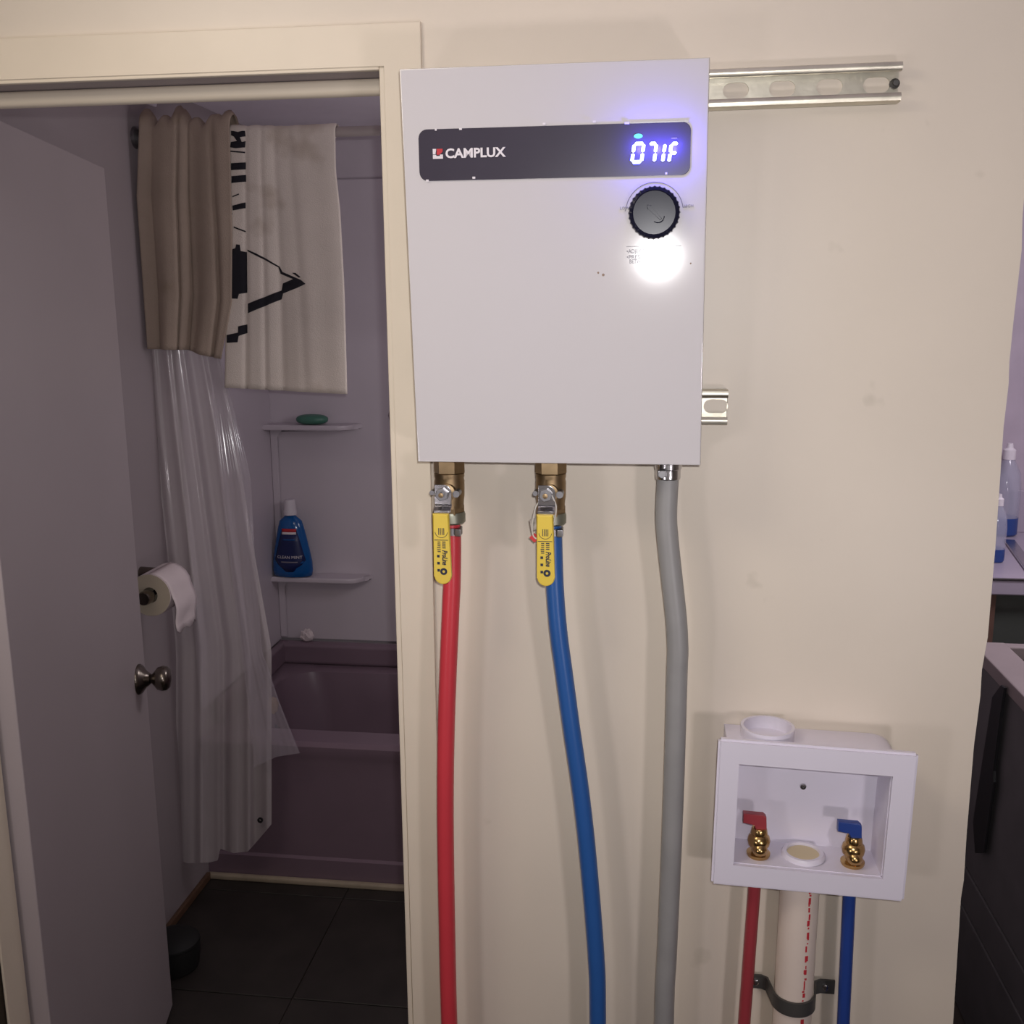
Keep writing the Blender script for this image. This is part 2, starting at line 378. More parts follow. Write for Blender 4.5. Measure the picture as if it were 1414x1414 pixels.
# faucet on the left end wall, seen past the curtain edge
fp = XP(371, 975, XW+0.06)
fa = thing('tub_faucet', (XW+0.013, fp.y, fp.z), 'fluted amber faucet handle over a dark spout at the tub end', 'faucet')
bm = B(); n = 32; pr = [(0.012, 0), (0.027, 0.004), (0.031, 0.02), (0.028, 0.036), (0.014, 0.042)]
axx, uu, vv = frame_of((1, -0.35, 0)); rings = []
for r, h in pr:
    rings.append([bm.verts.new(fp-axx*0.02+axx*h+(uu*math.cos(2*PI*i/n)+vv*math.sin(2*PI*i/n))*(r*(1+0.09*math.cos(8*2*PI*i/n)))) for i in range(n)])
for a, b in zip(rings, rings[1:]):
    for i in range(n): bm.faces.new((a[i], a[(i+1) % n], b[(i+1) % n], b[i]))
bm.faces.new(rings[0]); bm.faces.new(rings[-1]); obj('faucet_handle', bm, acryl, fa, True)
bm = B(); tube(bm, [Vector((XW+0.012, fp.y+0.02, fp.z)), fp-axx*0.018], 0.010, 12); obj('stem', bm, nickel, fa, True)
bm = B(); tube(bm, smooth_path([(XW+0.012, fp.y-0.01, fp.z-0.06), (XW+0.05, fp.y-0.012, fp.z-0.058), (XW+0.085, fp.y-0.014, fp.z-0.075), (XW+0.088, fp.y-0.015, fp.z-0.095)]), 0.015, 16); obj('spout', bm, blackp, fa, True)

# soap, mouthwash
c = W(431, 579, ys-0.05)
bm = B()
bmesh.ops.create_uvsphere(bm, u_segments=28, v_segments=16, radius=1)
for v in bm.verts:
    x, y, z = v.co; v.co = (math.copysign(abs(x)**0.8, x)*0.052, y*0.030, math.copysign(abs(z)**0.8, z)*0.0165)
bm.transform(Matrix.Translation((c.x, ys-0.05, zs1+0.0168)))
tag(obj('soap_bar', bm, greensoap, None, 'all'), 'oval green bar of soap on the upper shower shelf', 'soap')
c = W(405, 790, ys-0.05); bx, by = c.x, ys-0.05
bo = thing('mouthwash_bottle', (bx, by, zs2), 'tapered blue mouthwash bottle with a white cap on the lower shower shelf', 'bottle')
hb = 0.19
bm = B()
prof = [(0.050, 0.0), (0.064, 0.004), (0.067, 0.02), (0.066, 0.05), (0.060, 0.085), (0.052, 0.125), (0.044, 0.16), (0.037, 0.185), (0.022, 0.198), (0.017, 0.202), (0.017, 0.208)]
lathe(bm, prof, (bx, by, zs2+0.0005), (0, 0, 1), 36, sq=(0.52, 1)); obj('bottle_body', bm, bluebot, bo, 'all')
bm = B(); lathe(bm, [(0.0215, 0.206), (0.0215, 0.22), (0.0195, 0.223), (0.0185, 0.252), (0.016, 0.256)], (bx, by, zs2), (0, 0, 1), 24); obj('cap', bm, capm, bo, True)
def onbot(px, h):                                            # point on the bottle's front face
    for (r0, h0), (r1, h1) in zip(prof, prof[1:]):
        if h0 <= h <= h1: r = r0+(r1-r0)*(h-h0)/(h1-h0); break
    return Vector((bx+px, by-0.52*r*math.sqrt(max(0.02, 1-(px/r)**2))-0.0005, zs2+h))
def patch(name, rows, m, lift=0.0, nx=8):                        # rows: (h, x0, x1)
    bm = B(); g = []
    for h, a, b in rows:
        g.append([bm.verts.new(onbot(a+(b-a)*i/nx, h)+Vector((0, -lift, 0))) for i in range(nx+1)])
    for r, s in zip(g, g[1:]):
        for i in range(nx): bm.faces.new((r[i], r[i+1], s[i+1], s[i]))
    ob = obj(name, bm, m, bo, True); md = ob.modifiers.new('t', 'SOLIDIFY'); md.thickness = 0.0004; return ob
patch('bottle_label', [(0.022, -0.012, 0.012), (0.045, -0.04, 0.04), (0.06, -0.052, 0.052), (0.085, -0.045, 0.045), (0.12, -0.036, 0.036), (0.16, -0.024, 0.024)], navy)
patch('label_badge', [(0.152, -0.024, 0.024), (0.163, -0.024, 0.024)], redpr, 0.0006)
patch('label_badge', [(0.144, -0.024, 0.024), (0.152, -0.024, 0.024)], whitepr, 0.0006)
lt_ = text('label_text', 'CLEAN MINT', (bx-0.042, by, zs2+0.066), 0.013, whitepr, bo, width=0.084)
for v in lt_.data.vertices: v.co = onbot(v.co.x-bx, v.co.z-zs2)+Vector((0, -0.0012+0.3*(v.co.y-by), 0))
patch('label_line', [(0.052, -0.028, 0.028), (0.056, -0.028, 0.028)], greyprint, 0.0006)
patch('label_line', [(0.125, -0.02, 0.02), (0.129, -0.02, 0.02)], bluebot, 0.0006)

# crumpled scrap on the tub rim, decal on the back wall
c = W(425, 905, YB-0.04)
bm = B(); bmesh.ops.create_icosphere(bm, subdivisions=3, radius=1)
for v in bm.verts:
    k = 1+0.25*math.sin(7*v.co.x+3*v.co.z)*math.cos(6*v.co.y); s = 0.5+0.5*(1-v.co.z)/2
    v.co = Vector((v.co.x*0.028*k*s, v.co.y*0.016*k, (v.co.z+1)*0.020*k))+Vector((c.x, YB-0.04, ZT+0.0755))
tag(obj('paper_scrap', bm, paperm, None, True), 'small crumpled pale scrap on the back rim of the tub', 'scrap')
a = W(536, 548, ys); b_ = W(556, 622, ys)
bm = B(); pts = []
for i in range(22):
    an = 2*PI*i/22; k = 1+0.18*math.sin(5*an)+0.1*math.cos(3*an)
    pts.append(((a.x+b_.x)/2+0.03+math.cos(an)*0.05*k, ys, (a.z+b_.z)/2+math.sin(an)*0.085*k))
prism(bm, pts, (0, -0.0012, 0))
st = tag(obj('wall_decal', bm, mat('faded_decal', (150, 136, 144), 0.6, var=0.35, scale=45), None), 'mottled grey decal stuck to the shower wall by the door jamb', 'decal')

# ------------------------------------------------------------------ shower rod, towels, curtain
YR = 1.188; zr = W(500, 181, YR).z; RR = 0.0115
rod = thing('shower_rod', (XW, YR, zr), 'grey tension shower rod spanning above the tub front', 'shower rod')
bm = B(); tube(bm, [Vector((XW+0.001, YR, zr)), Vector((0.355, YR, zr))], RR, 16); obj('rod', bm, mat('rod_grey', (160, 148, 146), 0.45), rod, True)
bm = B(); lathe(bm, [(0.026, 0), (0.026, 0.008), (0.016, 0.018)], (XW+0.0002, YR, zr), (1, 0, 0), 20); obj('end_flange', bm, dsteel, rod, True)

def towel(name, xl, xr, yb, folds, m, label, cat, amp=0.010, bump=0.0, ysh=0.0, back=0.3, gap=0.018, creases=(), shrink=0.16):
    """xl(v), xr(v): left and right pixel edge at height fraction v (0 top .. 1 hem); yb(u): hem row.  Hangs over the rod, front and back."""
    rows = []
    nu, nv = 64, 44
    yf = YR-RR-gap
    def surf(u, v):
        px = xl(v)+(xr(v)-xl(v))*u
        py = 181+(yb(u)-181)*v
        p = W(px, py, yf); f = sum(a*math.sin(2*PI*(k*u+ph)+w2*v) for k, ph, a, w2 in folds)
        f += sum(-h*math.exp(-((u-c-s_*v)/wd)**2) for c, wd, h, s_ in creases)
        p.y += -amp*f*(0.35+0.65*v)
        p.z += 0
        return p
    bm = B(); g = []
    for j in range(nv, -1, -1): g.append([bm.verts.new(surf(i/nu, j/nv)) for i in range(nu+1)])
    top = [v.co.copy() for v in g[-1]]
    K = 8
    for k in range(1, K):                                    # arch over the rod
        an = PI*k/K; ring = []
        for i, t in enumerate(top):
            ry = YR-t.y; h = ry*(0.8+bump*(0.5+0.5*math.sin(i*0.53)+0.5*math.sin(i*0.21+2)))
            ring.append(bm.verts.new((t.x, YR-ry*math.cos(an), zr+(t.z-zr)*(1-k/K)+h*math.sin(an))))
        g.append(ring)
    for j in range(0, 15):
        g.append([bm.verts.new((top[0].x+(t.x-top[0].x)*(1-shrink*min(1, j/3)), 2*YR-t.y+0.004*math.sin(i*0.4), zr-back*j/14)) for i, t in enumerate(top)])
    for r, s in zip(g, g[1:]):
        for i in range(nu): bm.faces.new((r[i], r[i+1], s[i+1], s[i]))
    o = obj(name, bm, m, None, 'all'); md = o.modifiers.new('thick', 'SOLIDIFY'); md.thickness = 0.005; md.offset = 1 if False else 0
    tag(o, label, cat); return o, surf
lerp = lambda a, b, t: a+(b-a)*t
def pw(pts):
    def f(t):
        for (a, x), (b, y) in zip(pts, pts[1:]):
            if t <= b: return x+(y-x)*(t-a)/(b-a)
        return pts[-1][1]
    return f
CR = []
tw, ts = towel('white_towel', pw([(0, 317), (1, 312)]), pw([(0, 463), (0.15, 464), (0.3, 470), (0.6, 476), (1, 480)]), pw([(0, 535), (0.5, 540), (1, 544)]),
      [(1.3, 0.1, 0.5, 0.4), (3.1, 0.3, 0.2, -0.5)], towelw,
      'stained off-white towel with a black line print hanging over the shower rod', 'towel', 0.009, 0.05, gap=0.0065, shrink=0.3, creases=((0.16, 0.018, 0.7, 0.01), (0.30, 0.02, 0.6, 0.03), (0.42, 0.03, 0.5, 0.05), (0.56, 0.04, 0.35, 0.1)))
tb, _ = towel('taupe_towel', pw([(0, 193), (0.3, 190), (1, 205)]), pw([(0, 316), (0.45, 319), (0.75, 318), (1, 303)]), pw([(0, 482), (0.5, 483), (0.7, 489), (1, 496)]),
      [(1.0, 0.0, 0.5, 0.3), (2.3, 0.4, 0.55, 0.5), (4.6, 0.1, 0.15, -0.3)], towelb,
      'plain taupe bath towel bunched over the left end of the shower rod', 'towel', 0.016, 0.6, gap=0.024, creases=((0.43, 0.016, 1.0, -0.02), (0.53, 0.014, 0.8, 0.0), (0.13, 0.02, 0.5, 0.02), (0.80, 0.03, 0.9, 0.08)))
# the black print: strips laid into the towel surface
def towel_print(polys):
    for poly in polys:
        bm = B(); b2 = B(); b2.faces.new([b2.verts.new((x, y, 0)) for x, y in poly])
        xs = [p[0] for p in poly]; ysx = [p[1] for p in poly]
        for k in range(int(min(xs)//4), int(max(xs)//4)+1):
            bmesh.ops.bisect_plane(b2, geom=b2.verts[:]+b2.edges[:]+b2.faces[:], plane_co=(k*4.0, 0, 0), plane_no=(1, 0, 0))
        for k in range(int(min(ysx)//9), int(max(ysx)//9)+1):
            bmesh.ops.bisect_plane(b2, geom=b2.verts[:]+b2.edges[:]+b2.faces[:], plane_co=(0, k*9.0, 0), plane_no=(0, 1, 0))
        mp = {}
        for v in b2.verts:
            px, py = v.co.x, v.co.y; u, vv_ = 0.5, 0.5
            for _ in range(5):
                xl_ = lerp(317, 312, vv_); xr_ = pw([(0, 463), (0.15, 464), (0.3, 470), (0.6, 476), (1, 480)])(vv_)
                u = max(0, min(1, (px-xl_)/(xr_-xl_))); vv_ = max(0, min(1, (py-181)/(pw([(0, 535), (0.5, 540), (1, 544)])(u)-181)))
            p = ts(u, vv_); p.y -= 0.0032; mp[v] = bm.verts.new(p)
        for f in b2.faces: bm.faces.new([mp[v] for v in f.verts])
        b2.free()
        o = obj('printed_stripe', bm, inkblk, tw, 'all'); md = o.modifiers.new('t', 'SOLIDIFY'); md.thickness = 0.0006
X6 = lambda x: 150+x*0.33252
Y6 = lambda y: 130+y*0.33252
def q(*p): return [(X6(p[i]), Y6(p[i+1])) for i in range(0, len(p), 2)]
towel_print([q(512, 152, 540, 158, 568, 150, 570, 176, 548, 180, 556, 200, 570, 196, 568, 222, 530, 226, 508, 222, 512, 200, 536, 196, 524, 178, 512, 172),
             q(508, 236, 568, 240, 568, 246, 508, 241), q(512, 288, 571, 284, 571, 313, 512, 317), q(514, 342, 572, 336, 572, 364, 514, 370),
             q(518, 424, 544, 414, 545, 418, 519, 429), q(518, 464, 570, 450, 570, 474, 520, 484), q(502, 482, 514, 488, 519, 500, 508, 494), q(524, 550, 570, 568, 570, 574, 524, 556),
             q(501, 652, 530, 640, 534, 624, 548, 626, 552, 652, 575, 656, 576, 825, 545, 830, 540, 850, 501, 848),
             q(578, 646, 612, 660, 664, 688, 708, 716, 720, 738, 768, 758, 800, 772, 820, 788, 780, 806, 722, 828, 716, 852, 660, 876, 580, 910, 580, 870, 660, 838, 716, 815, 722, 786, 766, 768, 712, 746, 704, 720, 660, 694, 578, 652),
             q(762, 742, 776, 742, 798, 760, 790, 762), q(496, 1000, 542, 990, 542, 964, 576, 956, 576, 992, 544, 1004, 540, 1030, 496, 1032)])

# curtain: milky folds hanging in front of the tub
def curtain_sheet(name, parent, xl, xr, yt, yb, folds, Y, m, amp, nu=90, nv=60, slope=0.0, lean=0.0):
    bm = B(); g = []
    for j in range(nv+1):
        v = j/nv; row = []
        for i in range(nu+1):
            u = i/nu; py = yt+(yb(u)-yt)*v; px = xl((py-yt)/700)+(xr((py-yt)/700)-xl((py-yt)/700))*u
            f = sum(a*math.sin(2*PI*(k*u+ph)+w2*v) for k, ph, a, w2 in folds)
            p = W(px, py, Y+amp*f*(0.3+0.7*v)-slope*v+lean*(u-0.5)*(xr((py-yt)/700)-xl((py-yt)/700))/545); row.append(bm.verts.new(p))
        g.append(row)
    for r, s in zip(g, g[1:]):
        for i in range(nu): bm.faces.new((r[i], r[i+1], s[i+1], s[i]))
    return obj(name, bm, m, parent, 'all')
cu = thing('shower_curtain', W(280, 190, YR-0.02), 'translucent milky shower curtain bunched at the left end of the tub', 'curtain')
curtain_sheet('curtain_sheet', cu, pw([(0, 205), (0.4, 205), (0.55, 212), (0.8, 230), (1.0, 243)]), pw([(0, 270), (0.42, 302), (0.55, 322), (0.8, 350), (1.0, 375)]), 196,
   pw([(0, 1186), (0.12, 1192), (0.35, 1191), (0.44, 1188), (0.46, 1172), (0.6, 1178), (0.75, 1176), (0.86, 1160), (1, 1138)]),
   [(2.5, 0.0, 0.6, 0.6), (6.0, 0.3, 0.45, -0.9), (10.0, 0.1, 0.15, 0.5)], YR+0.012, filmm, 0.016, slope=0.055)
curtain_sheet('clear_panel', cu, pw([(0, 288), (0.114, 294), (0.257, 304), (0.457, 321), (0.6, 334), (0.8, 350)]), pw([(0, 301), (0.114, 322), (0.257, 346), (0.457, 354), (0.6, 362), (0.7, 386), (0.8, 414)]), 480,
   pw([(0, 1060), (0.5, 1045), (1, 1040)]), [(2.5, 0.2, 0.6, 1.7), (6, 0.6, 0.4, 3.0)], YR-0.008, filmc, 0.0016, 70, 60, 0.080, 0.44)
c = W(359, 1133, YR-0.062)
bm = B(); lathe(bm, [(0.003, 0), (0.0075, 0), (0.0075, 0.004), (0.003, 0.004)], (c.x, c.y, c.z), (0, 1, 0), 16, cap=False); obj('grommet', bm, blackm, cu)
for px in (212, 236, 262, 290):                                # hooks over the rod
    c = W(px, 181, YR); bm = B()
    tube(bm, [Vector((c.x, YR+0.016*math.cos(a), zr+0.016*math.sin(a))) for a in [i*PI/10-0.6 for i in range(0, 14)]], 0.0018, 8, ref=(1, 0, 0)); obj('curtain_hook', bm, dsteel, cu, True)

# ------------------------------------------------------------------ toilet roll and holder, bin
rc = XP(207, 822, XW+0.085); R0 = 0.050
hold = thing('roll_holder', (XW, rc.y, rc.z), 'dark chrome toilet roll holder on the bathroom wall behind the door', 'holder')
bm = B(); lathe(bm, [(0.022, 0), (0.022, 0.004), (0.009, 0.01), (0.008, 0.085)], (XW, rc.y-0.018, rc.z), (1, 0, 0), 18); obj('bracket_post', bm, nickel, hold, True)
bm = B(); lathe(bm, [(0.006, -0.034), (0.0145, -0.034), (0.0165, -0.026), (0.0165, -0.008), (0.013, 0.0)], rc, (0, 1, 0), 20); obj('end_knob', bm, nickel, hold, True)
bm = B(); lathe(bm, [(0.006, -0.002), (0.006, 0.118)], rc, (0, 1, 0), 14); obj('spindle', bm, nickel, hold, True)
bm = B(); lathe(bm, [(0.014, 0), (0.014, 0.006), (0.011, 0.07)], (XW, rc.y+0.126, rc.z+0.02), (1, 0, 0), 14); obj('bracket_post', bm, nickel, hold, True)
roll = thing('toilet_roll', rc, 'white toilet paper roll with a loose end hanging on the dark chrome holder', 'toilet roll')
bm = B(); lathe(bm, [(0.020, 0.112), (R0, 0.112), (R0+0.0005, 0.108), (R0+0.0005, 0.004), (R0, 0.0)], rc, (0, 1, 0), 40, cap=False); obj('paper_roll', bm, paperm, roll, True)
bm = B(); lathe(bm, [(0.020, -0.0003), (R0, -0.0003), (R0, 0.001)], rc, (0, 1, 0), 40, cap=False); lathe(bm, [(0.0185, 0.112), (0.0185, 0.0), (0.020, 0.0)], rc, (0, 1, 0), 30, cap=False); obj('roll_end', bm, cardm, roll)
bm = B(); g = []
for j in range(16):
    t = j/15
    if t < 0.35: a = PI/2*(1-t/0.35); px_, pz = (R0+0.002)*math.cos(a), (R0+0.002)*math.sin(a)
    else: k = (t-0.35)/0.65; px_, pz = R0+0.002+0.012*k+0.006*math.sin(k*5), -0.085*k
    g.append([bm.verts.new((rc.x+px_+0.003*math.sin(i*1.1+j*0.5)*max(0, t-0.4), rc.y+0.002+0.108*i/8, rc.z+pz-(0.012*abs(math.sin(i*0.9)) if j == 15 else 0))) for i in range(9)])
for r, s in zip(g, g[1:]):
    for i in range(8): bm.faces.new((r[i], r[i+1], s[i+1], s[i]))
o = obj('loose_sheet', bm, paperm, roll, 'all'); md = o.modifiers.new('t', 'SOLIDIFY'); md.thickness = 0.0008

c = ZP(238, 1345, 0)
blackbin = mat('black_rubber', (18, 18, 18), 0.7)
bn = thing('waste_bin', (c.x-0.005, c.y+0.03, 0.001), 'small black bin with a domed lid on the bathroom floor behind the open door', 'bin')
bm = B(); lathe(bm, [(0.045, 0.001), (0.056, 0.004), (0.062, 0.04), (0.060, 0.066)], (c.x-0.005, c.y+0.03, 0), (0, 0, 1), 28); obj('bin_body', bm, blackbin, bn, True)
bm = B(); lathe(bm, [(0.0605, 0.0665), (0.0625, 0.069), (0.0615, 0.074), (0.05, 0.083), (0.03, 0.088), (0.001, 0.09)], (c.x-0.005, c.y+0.03, 0), (0, 0, 1), 28); obj('bin_lid', bm, blackbin, bn, True)

# ------------------------------------------------------------------ strut channels
def strut(name, x0, x1, zc, slots, label, tilt=0.0, bolt=None):
    hh, dp = 0.0206, 0.021
    t = thing(name, (x0, 0, zc), label, 'strut channel', 'slotted strut channels behind the heater')
    bm = B()                                                  # slotted web against the wall
    yv = -0.0025
    xs = [x0]
    for s in slots: xs += [s]
    def half(sg):
        pts = [(x0, sg*hh), (x0, 0)]
        for s in slots:
            hw, hr = 0.0143, 0.0072+0.001
            pts.append((s-hw, 0))
            for i in range(0, 9):
                a = PI-i*PI/16 if False else PI-(PI/2)*i/8
                pts.append((s-hw+hr+hr*math.cos(a), sg*hr*math.sin(a)))
            for i in range(0, 9):
                a = PI/2-(PI/2)*i/8
                pts.append((s+hw-hr+hr*math.cos(a), sg*hr*math.sin(a)))
        pts += [(x1, 0), (x1, sg*hh)]
        out = []
        for p in pts:
            if not out or (abs(p[0]-out[-1][0])+abs(p[1]-out[-1][1])) > 1e-5: out.append(p)
        return [(x, -0.0004, z) for x, z in out]
    for sg in (1, -1): prism(bm, half(sg), (0, -0.0021, 0))
    sh = lambda bmm: bmm.transform(Matrix.Translation((x0, 0, zc)) @ Matrix.Rotation(-tilt, 4, 'Y') @ Matrix.Translation((-x0, 0, 0)))
    sh(bm); obj('web', bm, zinc, t)
    for sg in (1, -1):                                         # side wall with its in-turned lip
        bm = B(); k = 0.0025
        sec = [(-0.0004, hh), (-dp+0.004, hh), (-dp+0.001, hh-0.001), (-dp, hh-0.004), (-dp, hh-0.0065), (-dp+0.002, hh-0.0092), (-dp+0.0075, hh-0.0092), (-dp+0.0075, hh-0.0072), (-dp+0.004, hh-0.0068), (-dp+0.003, hh-0.004), (-dp+0.0045, hh-k), (-0.0004, hh-k)]
        prism(bm, [(x0, y, sg*z) for y, z in sec], (x1-x0, 0, 0)); sh(bm); obj('lip', bm, zinc, t, True)
    if bolt:
        bm = B(); lathe(bm, [(0.0055, 0), (0.0055, 0.004), (0.003, 0.006)], (bolt, -0.0028, 0), (0, -1, 0), 12); lathe(bm, [(0.0035, 0.004), (0.003, 0.009)], (bolt, -0.0028, 0), (0, -1, 0), 10)
        sh(bm); o = obj('bolt', bm, dgrey, t, True)
    return t
sx = [W(x, y, 0).x for x, y in ((1016, 120), (1080, 118), (1145, 116), (1210, 114))]; pt = (sx[3]-sx[0])/3
zc = (W(1110, 88, -0.021).z+W(1110, 145, -0.021).z)/2
strut('strut_channel', -0.24, W(1244, 115, -0.015).x, zc-0.0025, [sx[0]-pt*k for k in range(5, 0, -1)]+sx, 'long slotted zinc strut channel projecting right of the heater near its top', 0.006, W(1235, 115, -0.004).x)
zc = (W(990, 541, -0.021).z+W(990, 585, -0.021).z)/2
x1 = W(1005, 560, -0.018).x; s1 = W(988, 560, 0).x
strut('strut_channel', -0.24, x1, zc, [s1-pt*k for k in range(5, -1, -1)], 'short slotted zinc strut end sticking out beside the heater\'s lower right side', 0.0)

# ------------------------------------------------------------------ water heater
YF = -0.105
TL, TR, BL, BR = W(553, 93, YF), W(980, 77, YF), W(575, 637, YF), W(968, 640, YF)
zt = (TL.z+TR.z)/2; zb = (BL.z+BR.z)/2
wh = thing('water_heater', ((TL.x+BR.x)/2, -0.022, zb), 'white wall-mounted electric water heater with a dark display strip reading 071F', 'water heater')
bm = B(); prism(bm, [(TL.x, YF, zt), (BL.x, YF, zb), (BR.x, YF, zb), (TR.x, YF, zt)], (0, 0.072, 0), 0.0022); obj('front_cover', bm, whitep, wh, True)
bm = B(); prism(bm, [(TL.x+0.004, -0.036, zt-0.004), (BL.x+0.004, -0.036, zb+0.004), (BR.x-0.004, -0.036, zb+0.004), (TR.x-0.004, -0.036, zt-0.004)], (0, 0.006, 0)); obj('back_plate', bm, mat('heater_back_grey', (170, 162, 168), 0.4), wh)
for px in (621, 760.6):                                    # gasket plates round the ports
    bm = B(); c = W(px, 640, -0.062); box(bm, (c.x-0.021, -0.082, zb-0.0025), (c.x+0.023, -0.042, zb+0.001))
    obj('port_plate', bm, blackp, wh)
y1 = YF-0.0012
def FP(x, y, Y=None): return W(x, y, y1 if Y is None else Y)
pa, pb, pc_, pd = FP(579, 178), FP(954, 163), FP(953, 238), FP(580, 247)
x0_, x1_, z1_, z0_ = (pa.x+pd.x)/2, (pb.x+pc_.x)/2, (pa.z+pb.z)/2, (pc_.z+pd.z)/2
bm = B(); prism(bm, [(x, YF+0.0005, z) for x, z in rrect(x0_, z0_, x1_, z1_, 0.009)], (0, -0.0017, 0), 0.0004); dp_ = obj('display_panel', bm, blackg, wh)
bm = B()                                                   # chipped bright edge of the cut-out
for px, py, w_ in ((637, 175, 3), (752, 168, 3), (821, 165, 3), (866, 167, 5), (700, 243, 0), (655, 242, 3), (920, 236, 2), (591, 246, 3), (603, 176, 2)):
    if w_: c = FP(px, py); box(bm, (c.x-w_*0.0005, y1-0.0009, c.z-0.0012), (c.x+w_*0.0005, y1, c.z+0.0009))
tag(obj('panel_chip', bm, whitepr, dp_), kind='stuff')
bm = B(); prism(bm, [(x, YF+0.0005, z) for x, z in rrect(FP(870, 164).x, z1_-0.0002, FP(950, 164).x, z1_+0.0012, 0.0006, 2)], (0, -0.0018, 0)); obj('panel_edge', bm, steel, dp_)
# brand
c = FP(616, 215); e = FP(699, 214)
text('brand_text', 'CAMPLUX', (c.x, y1-0.0008, c.z), 0.0132, whitepr, dp_, bold=0.0004, width=e.x-c.x)
l0, l1 = FP(599, 216.5), FP(612.5, 202.5)
lw, lh = l1.x-l0.x, l1.z-l0.z
def lg(pts): return [(l0.x+lw*a, y1-0.0006, l0.z+lh*b) for a, b in pts]
decal('brand_mark', [lg([(0, 0), (1, 0), (1, 0.28), (0.34, 0.28), (0.34, 0.4), (0, 0.4)]), lg([(0, 0.45), (0.26, 0.45), (0.34, 0.9), (0.34, 1), (0, 1)]), lg([(0.7, 0.3), (1, 0.3), (1, 0.42), (0.7, 0.42)])], whitepr, dp_)
decal('brand_mark', [lg([(0.38, 1), (0.42, 0.75), (0.36, 0.5), (0.5, 0.36), (0.72, 0.46), (0.98, 0.72), (0.98, 1)])], redpr, dp_)
# seven-segment display
def seg_digit(cx, cz, w_, h_, on, th=0.0026, sl=0.12):
    k = h_/2; pol = []
    def hb(z): return [(-w_/2+th*0.3, z), (-w_/2+th*0.7, z+th*0.5), (w_/2-th*0.7, z+th*0.5), (w_/2-th*0.3, z), (w_/2-th*0.7, z-th*0.5), (-w_/2+th*0.7, z-th*0.5)]
    def vb(x, z0, z1): return [(x, z0+th*0.08), (x+th*0.5, z0+th*0.4), (x+th*0.5, z1-th*0.4), (x, z1-th*0.08), (x-th*0.5, z1-th*0.4), (x-th*0.5, z0+th*0.4)]
    A = {'a': hb(k), 'g': hb(0), 'd': hb(-k), 'f': vb(-w_/2+th*0.3, 0, k), 'b': vb(w_/2-th*0.3, 0, k), 'e': vb(-w_/2+th*0.3, -k, 0), 'c': vb(w_/2-th*0.3, -k, 0)}
    for s in on: pol.append([(cx+x+z*sl, y1-0.0004, cz+z) for x, z in A[s]])
    return pol
dz = FP(905, 207)
dg_ = [(881, 'abcdef', 0.0122), (900, 'abc', 0.0098), (916.5, 'bc', 0.0026), (930, 'aefg', 0.0092)]
for px, on, w_ in dg_:
    c = FP(px, 208); cx = c.x
    decal('display_digit', seg_digit(cx, c.z, w_, 0.0182, on, 0.0038), ledblue, dp_, (0, -0.0006, 0))
    decal('digit_halo', seg_digit(cx, c.z, w_+0.0010, 0.0192, on, 0.0052), ledhalo, dp_, (0, -0.0002, 0))  # blue bloom round each digit, put in as a wider emissive outline
c = FP(881.5, 185); decal('indicator_lamp', [[(c.x+0.0046*math.cos(a), y1-0.0002, c.z+0.0024*math.sin(a)) for a in [2*PI*i/16 for i in range(16)]]], ledcyan, dp_)
c = FP(931, 188.5); decal('indicator_mark', [[(c.x-0.003, y1-0.0002, c.z), (c.x+0.003, y1-0.0002, c.z), (c.x+0.003, y1-0.0002, c.z+0.001), (c.x-0.003, y1-0.0002, c.z+0.001)]], greyprint, dp_)
for px in (884, 908, 930):
    c = FP(px, 206); lamp('added_panel_glow', 'POINT', (c.x, YF-0.016, c.z), 0.09, (0.09, 0.07, 1.0), 0.004)  # unseen blue point lamps added before the panel to spread its glow
for px, py in ((876, 203), (886, 214), (903, 206), (917, 210), (928, 202), (938, 200)):
    c = FP(px, py); lamp('added_digit_glow', 'POINT', (c.x, YF-0.0105, c.z), 0.007, (0.07, 0.05, 1.0), 0.003)  # extra unseen lamps added close in for the halo round the digits
# knob
kc = FP(903.5, 289.5, YF-0.012); kr = 0.0268
bm = B(); n = 96; rings = []
for r, h in ((kr, 0), (kr, 0.010), (kr*0.97, 0.0135), (kr*0.86, 0.0148), (kr*0.82, 0.0140), (kr*0.4, 0.0140), (0.0005, 0.0140)):
    f = 0.022 if r > kr*0.9 else 0
    rings.append([bm.verts.new((kc.x+r*(1+f*math.cos(32*2*PI*i/n))*math.cos(2*PI*i/n), YF-h, kc.z+r*(1+f*math.cos(32*2*PI*i/n))*math.sin(2*PI*i/n))) for i in range(n)])
for a, b in zip(rings, rings[1:]):
    for i in range(n): bm.faces.new((a[i], a[(i+1) % n], b[(i+1) % n], b[i]))
bm.faces.new(rings[-1]); kn = obj('control_knob', bm, blackp, wh)
an = math.radians(135); dx, dz_ = math.cos(an), math.sin(an)
def kp2(u, v): return (kc.x+u*dx-v*dz_, YF-0.0148, kc.z+u*dz_+v*dx)
bm = B(); prism(bm, [kp2(0.011, 0.0), kp2(0.007, 0.0028), (kp2(0.007, 0.0016)), kp2(-0.010, 0.0012), kp2(-0.010, -0.0012), kp2(0.007, -0.0016), kp2(0.007, -0.0028)], (0, -0.0014, 0), 0.0003); obj('pointer', bm, blackp, kn)
bm = B(); tube(bm, [Vector((kc.x+0.004+0.0065*math.cos(a), YF-0.0152, kc.z-0.004+0.0065*math.sin(a))) for a in [-2.2+i*0.2 for i in range(12)]], 0.0006, 6); obj('knob_ridge', bm, blackp, kn, True)
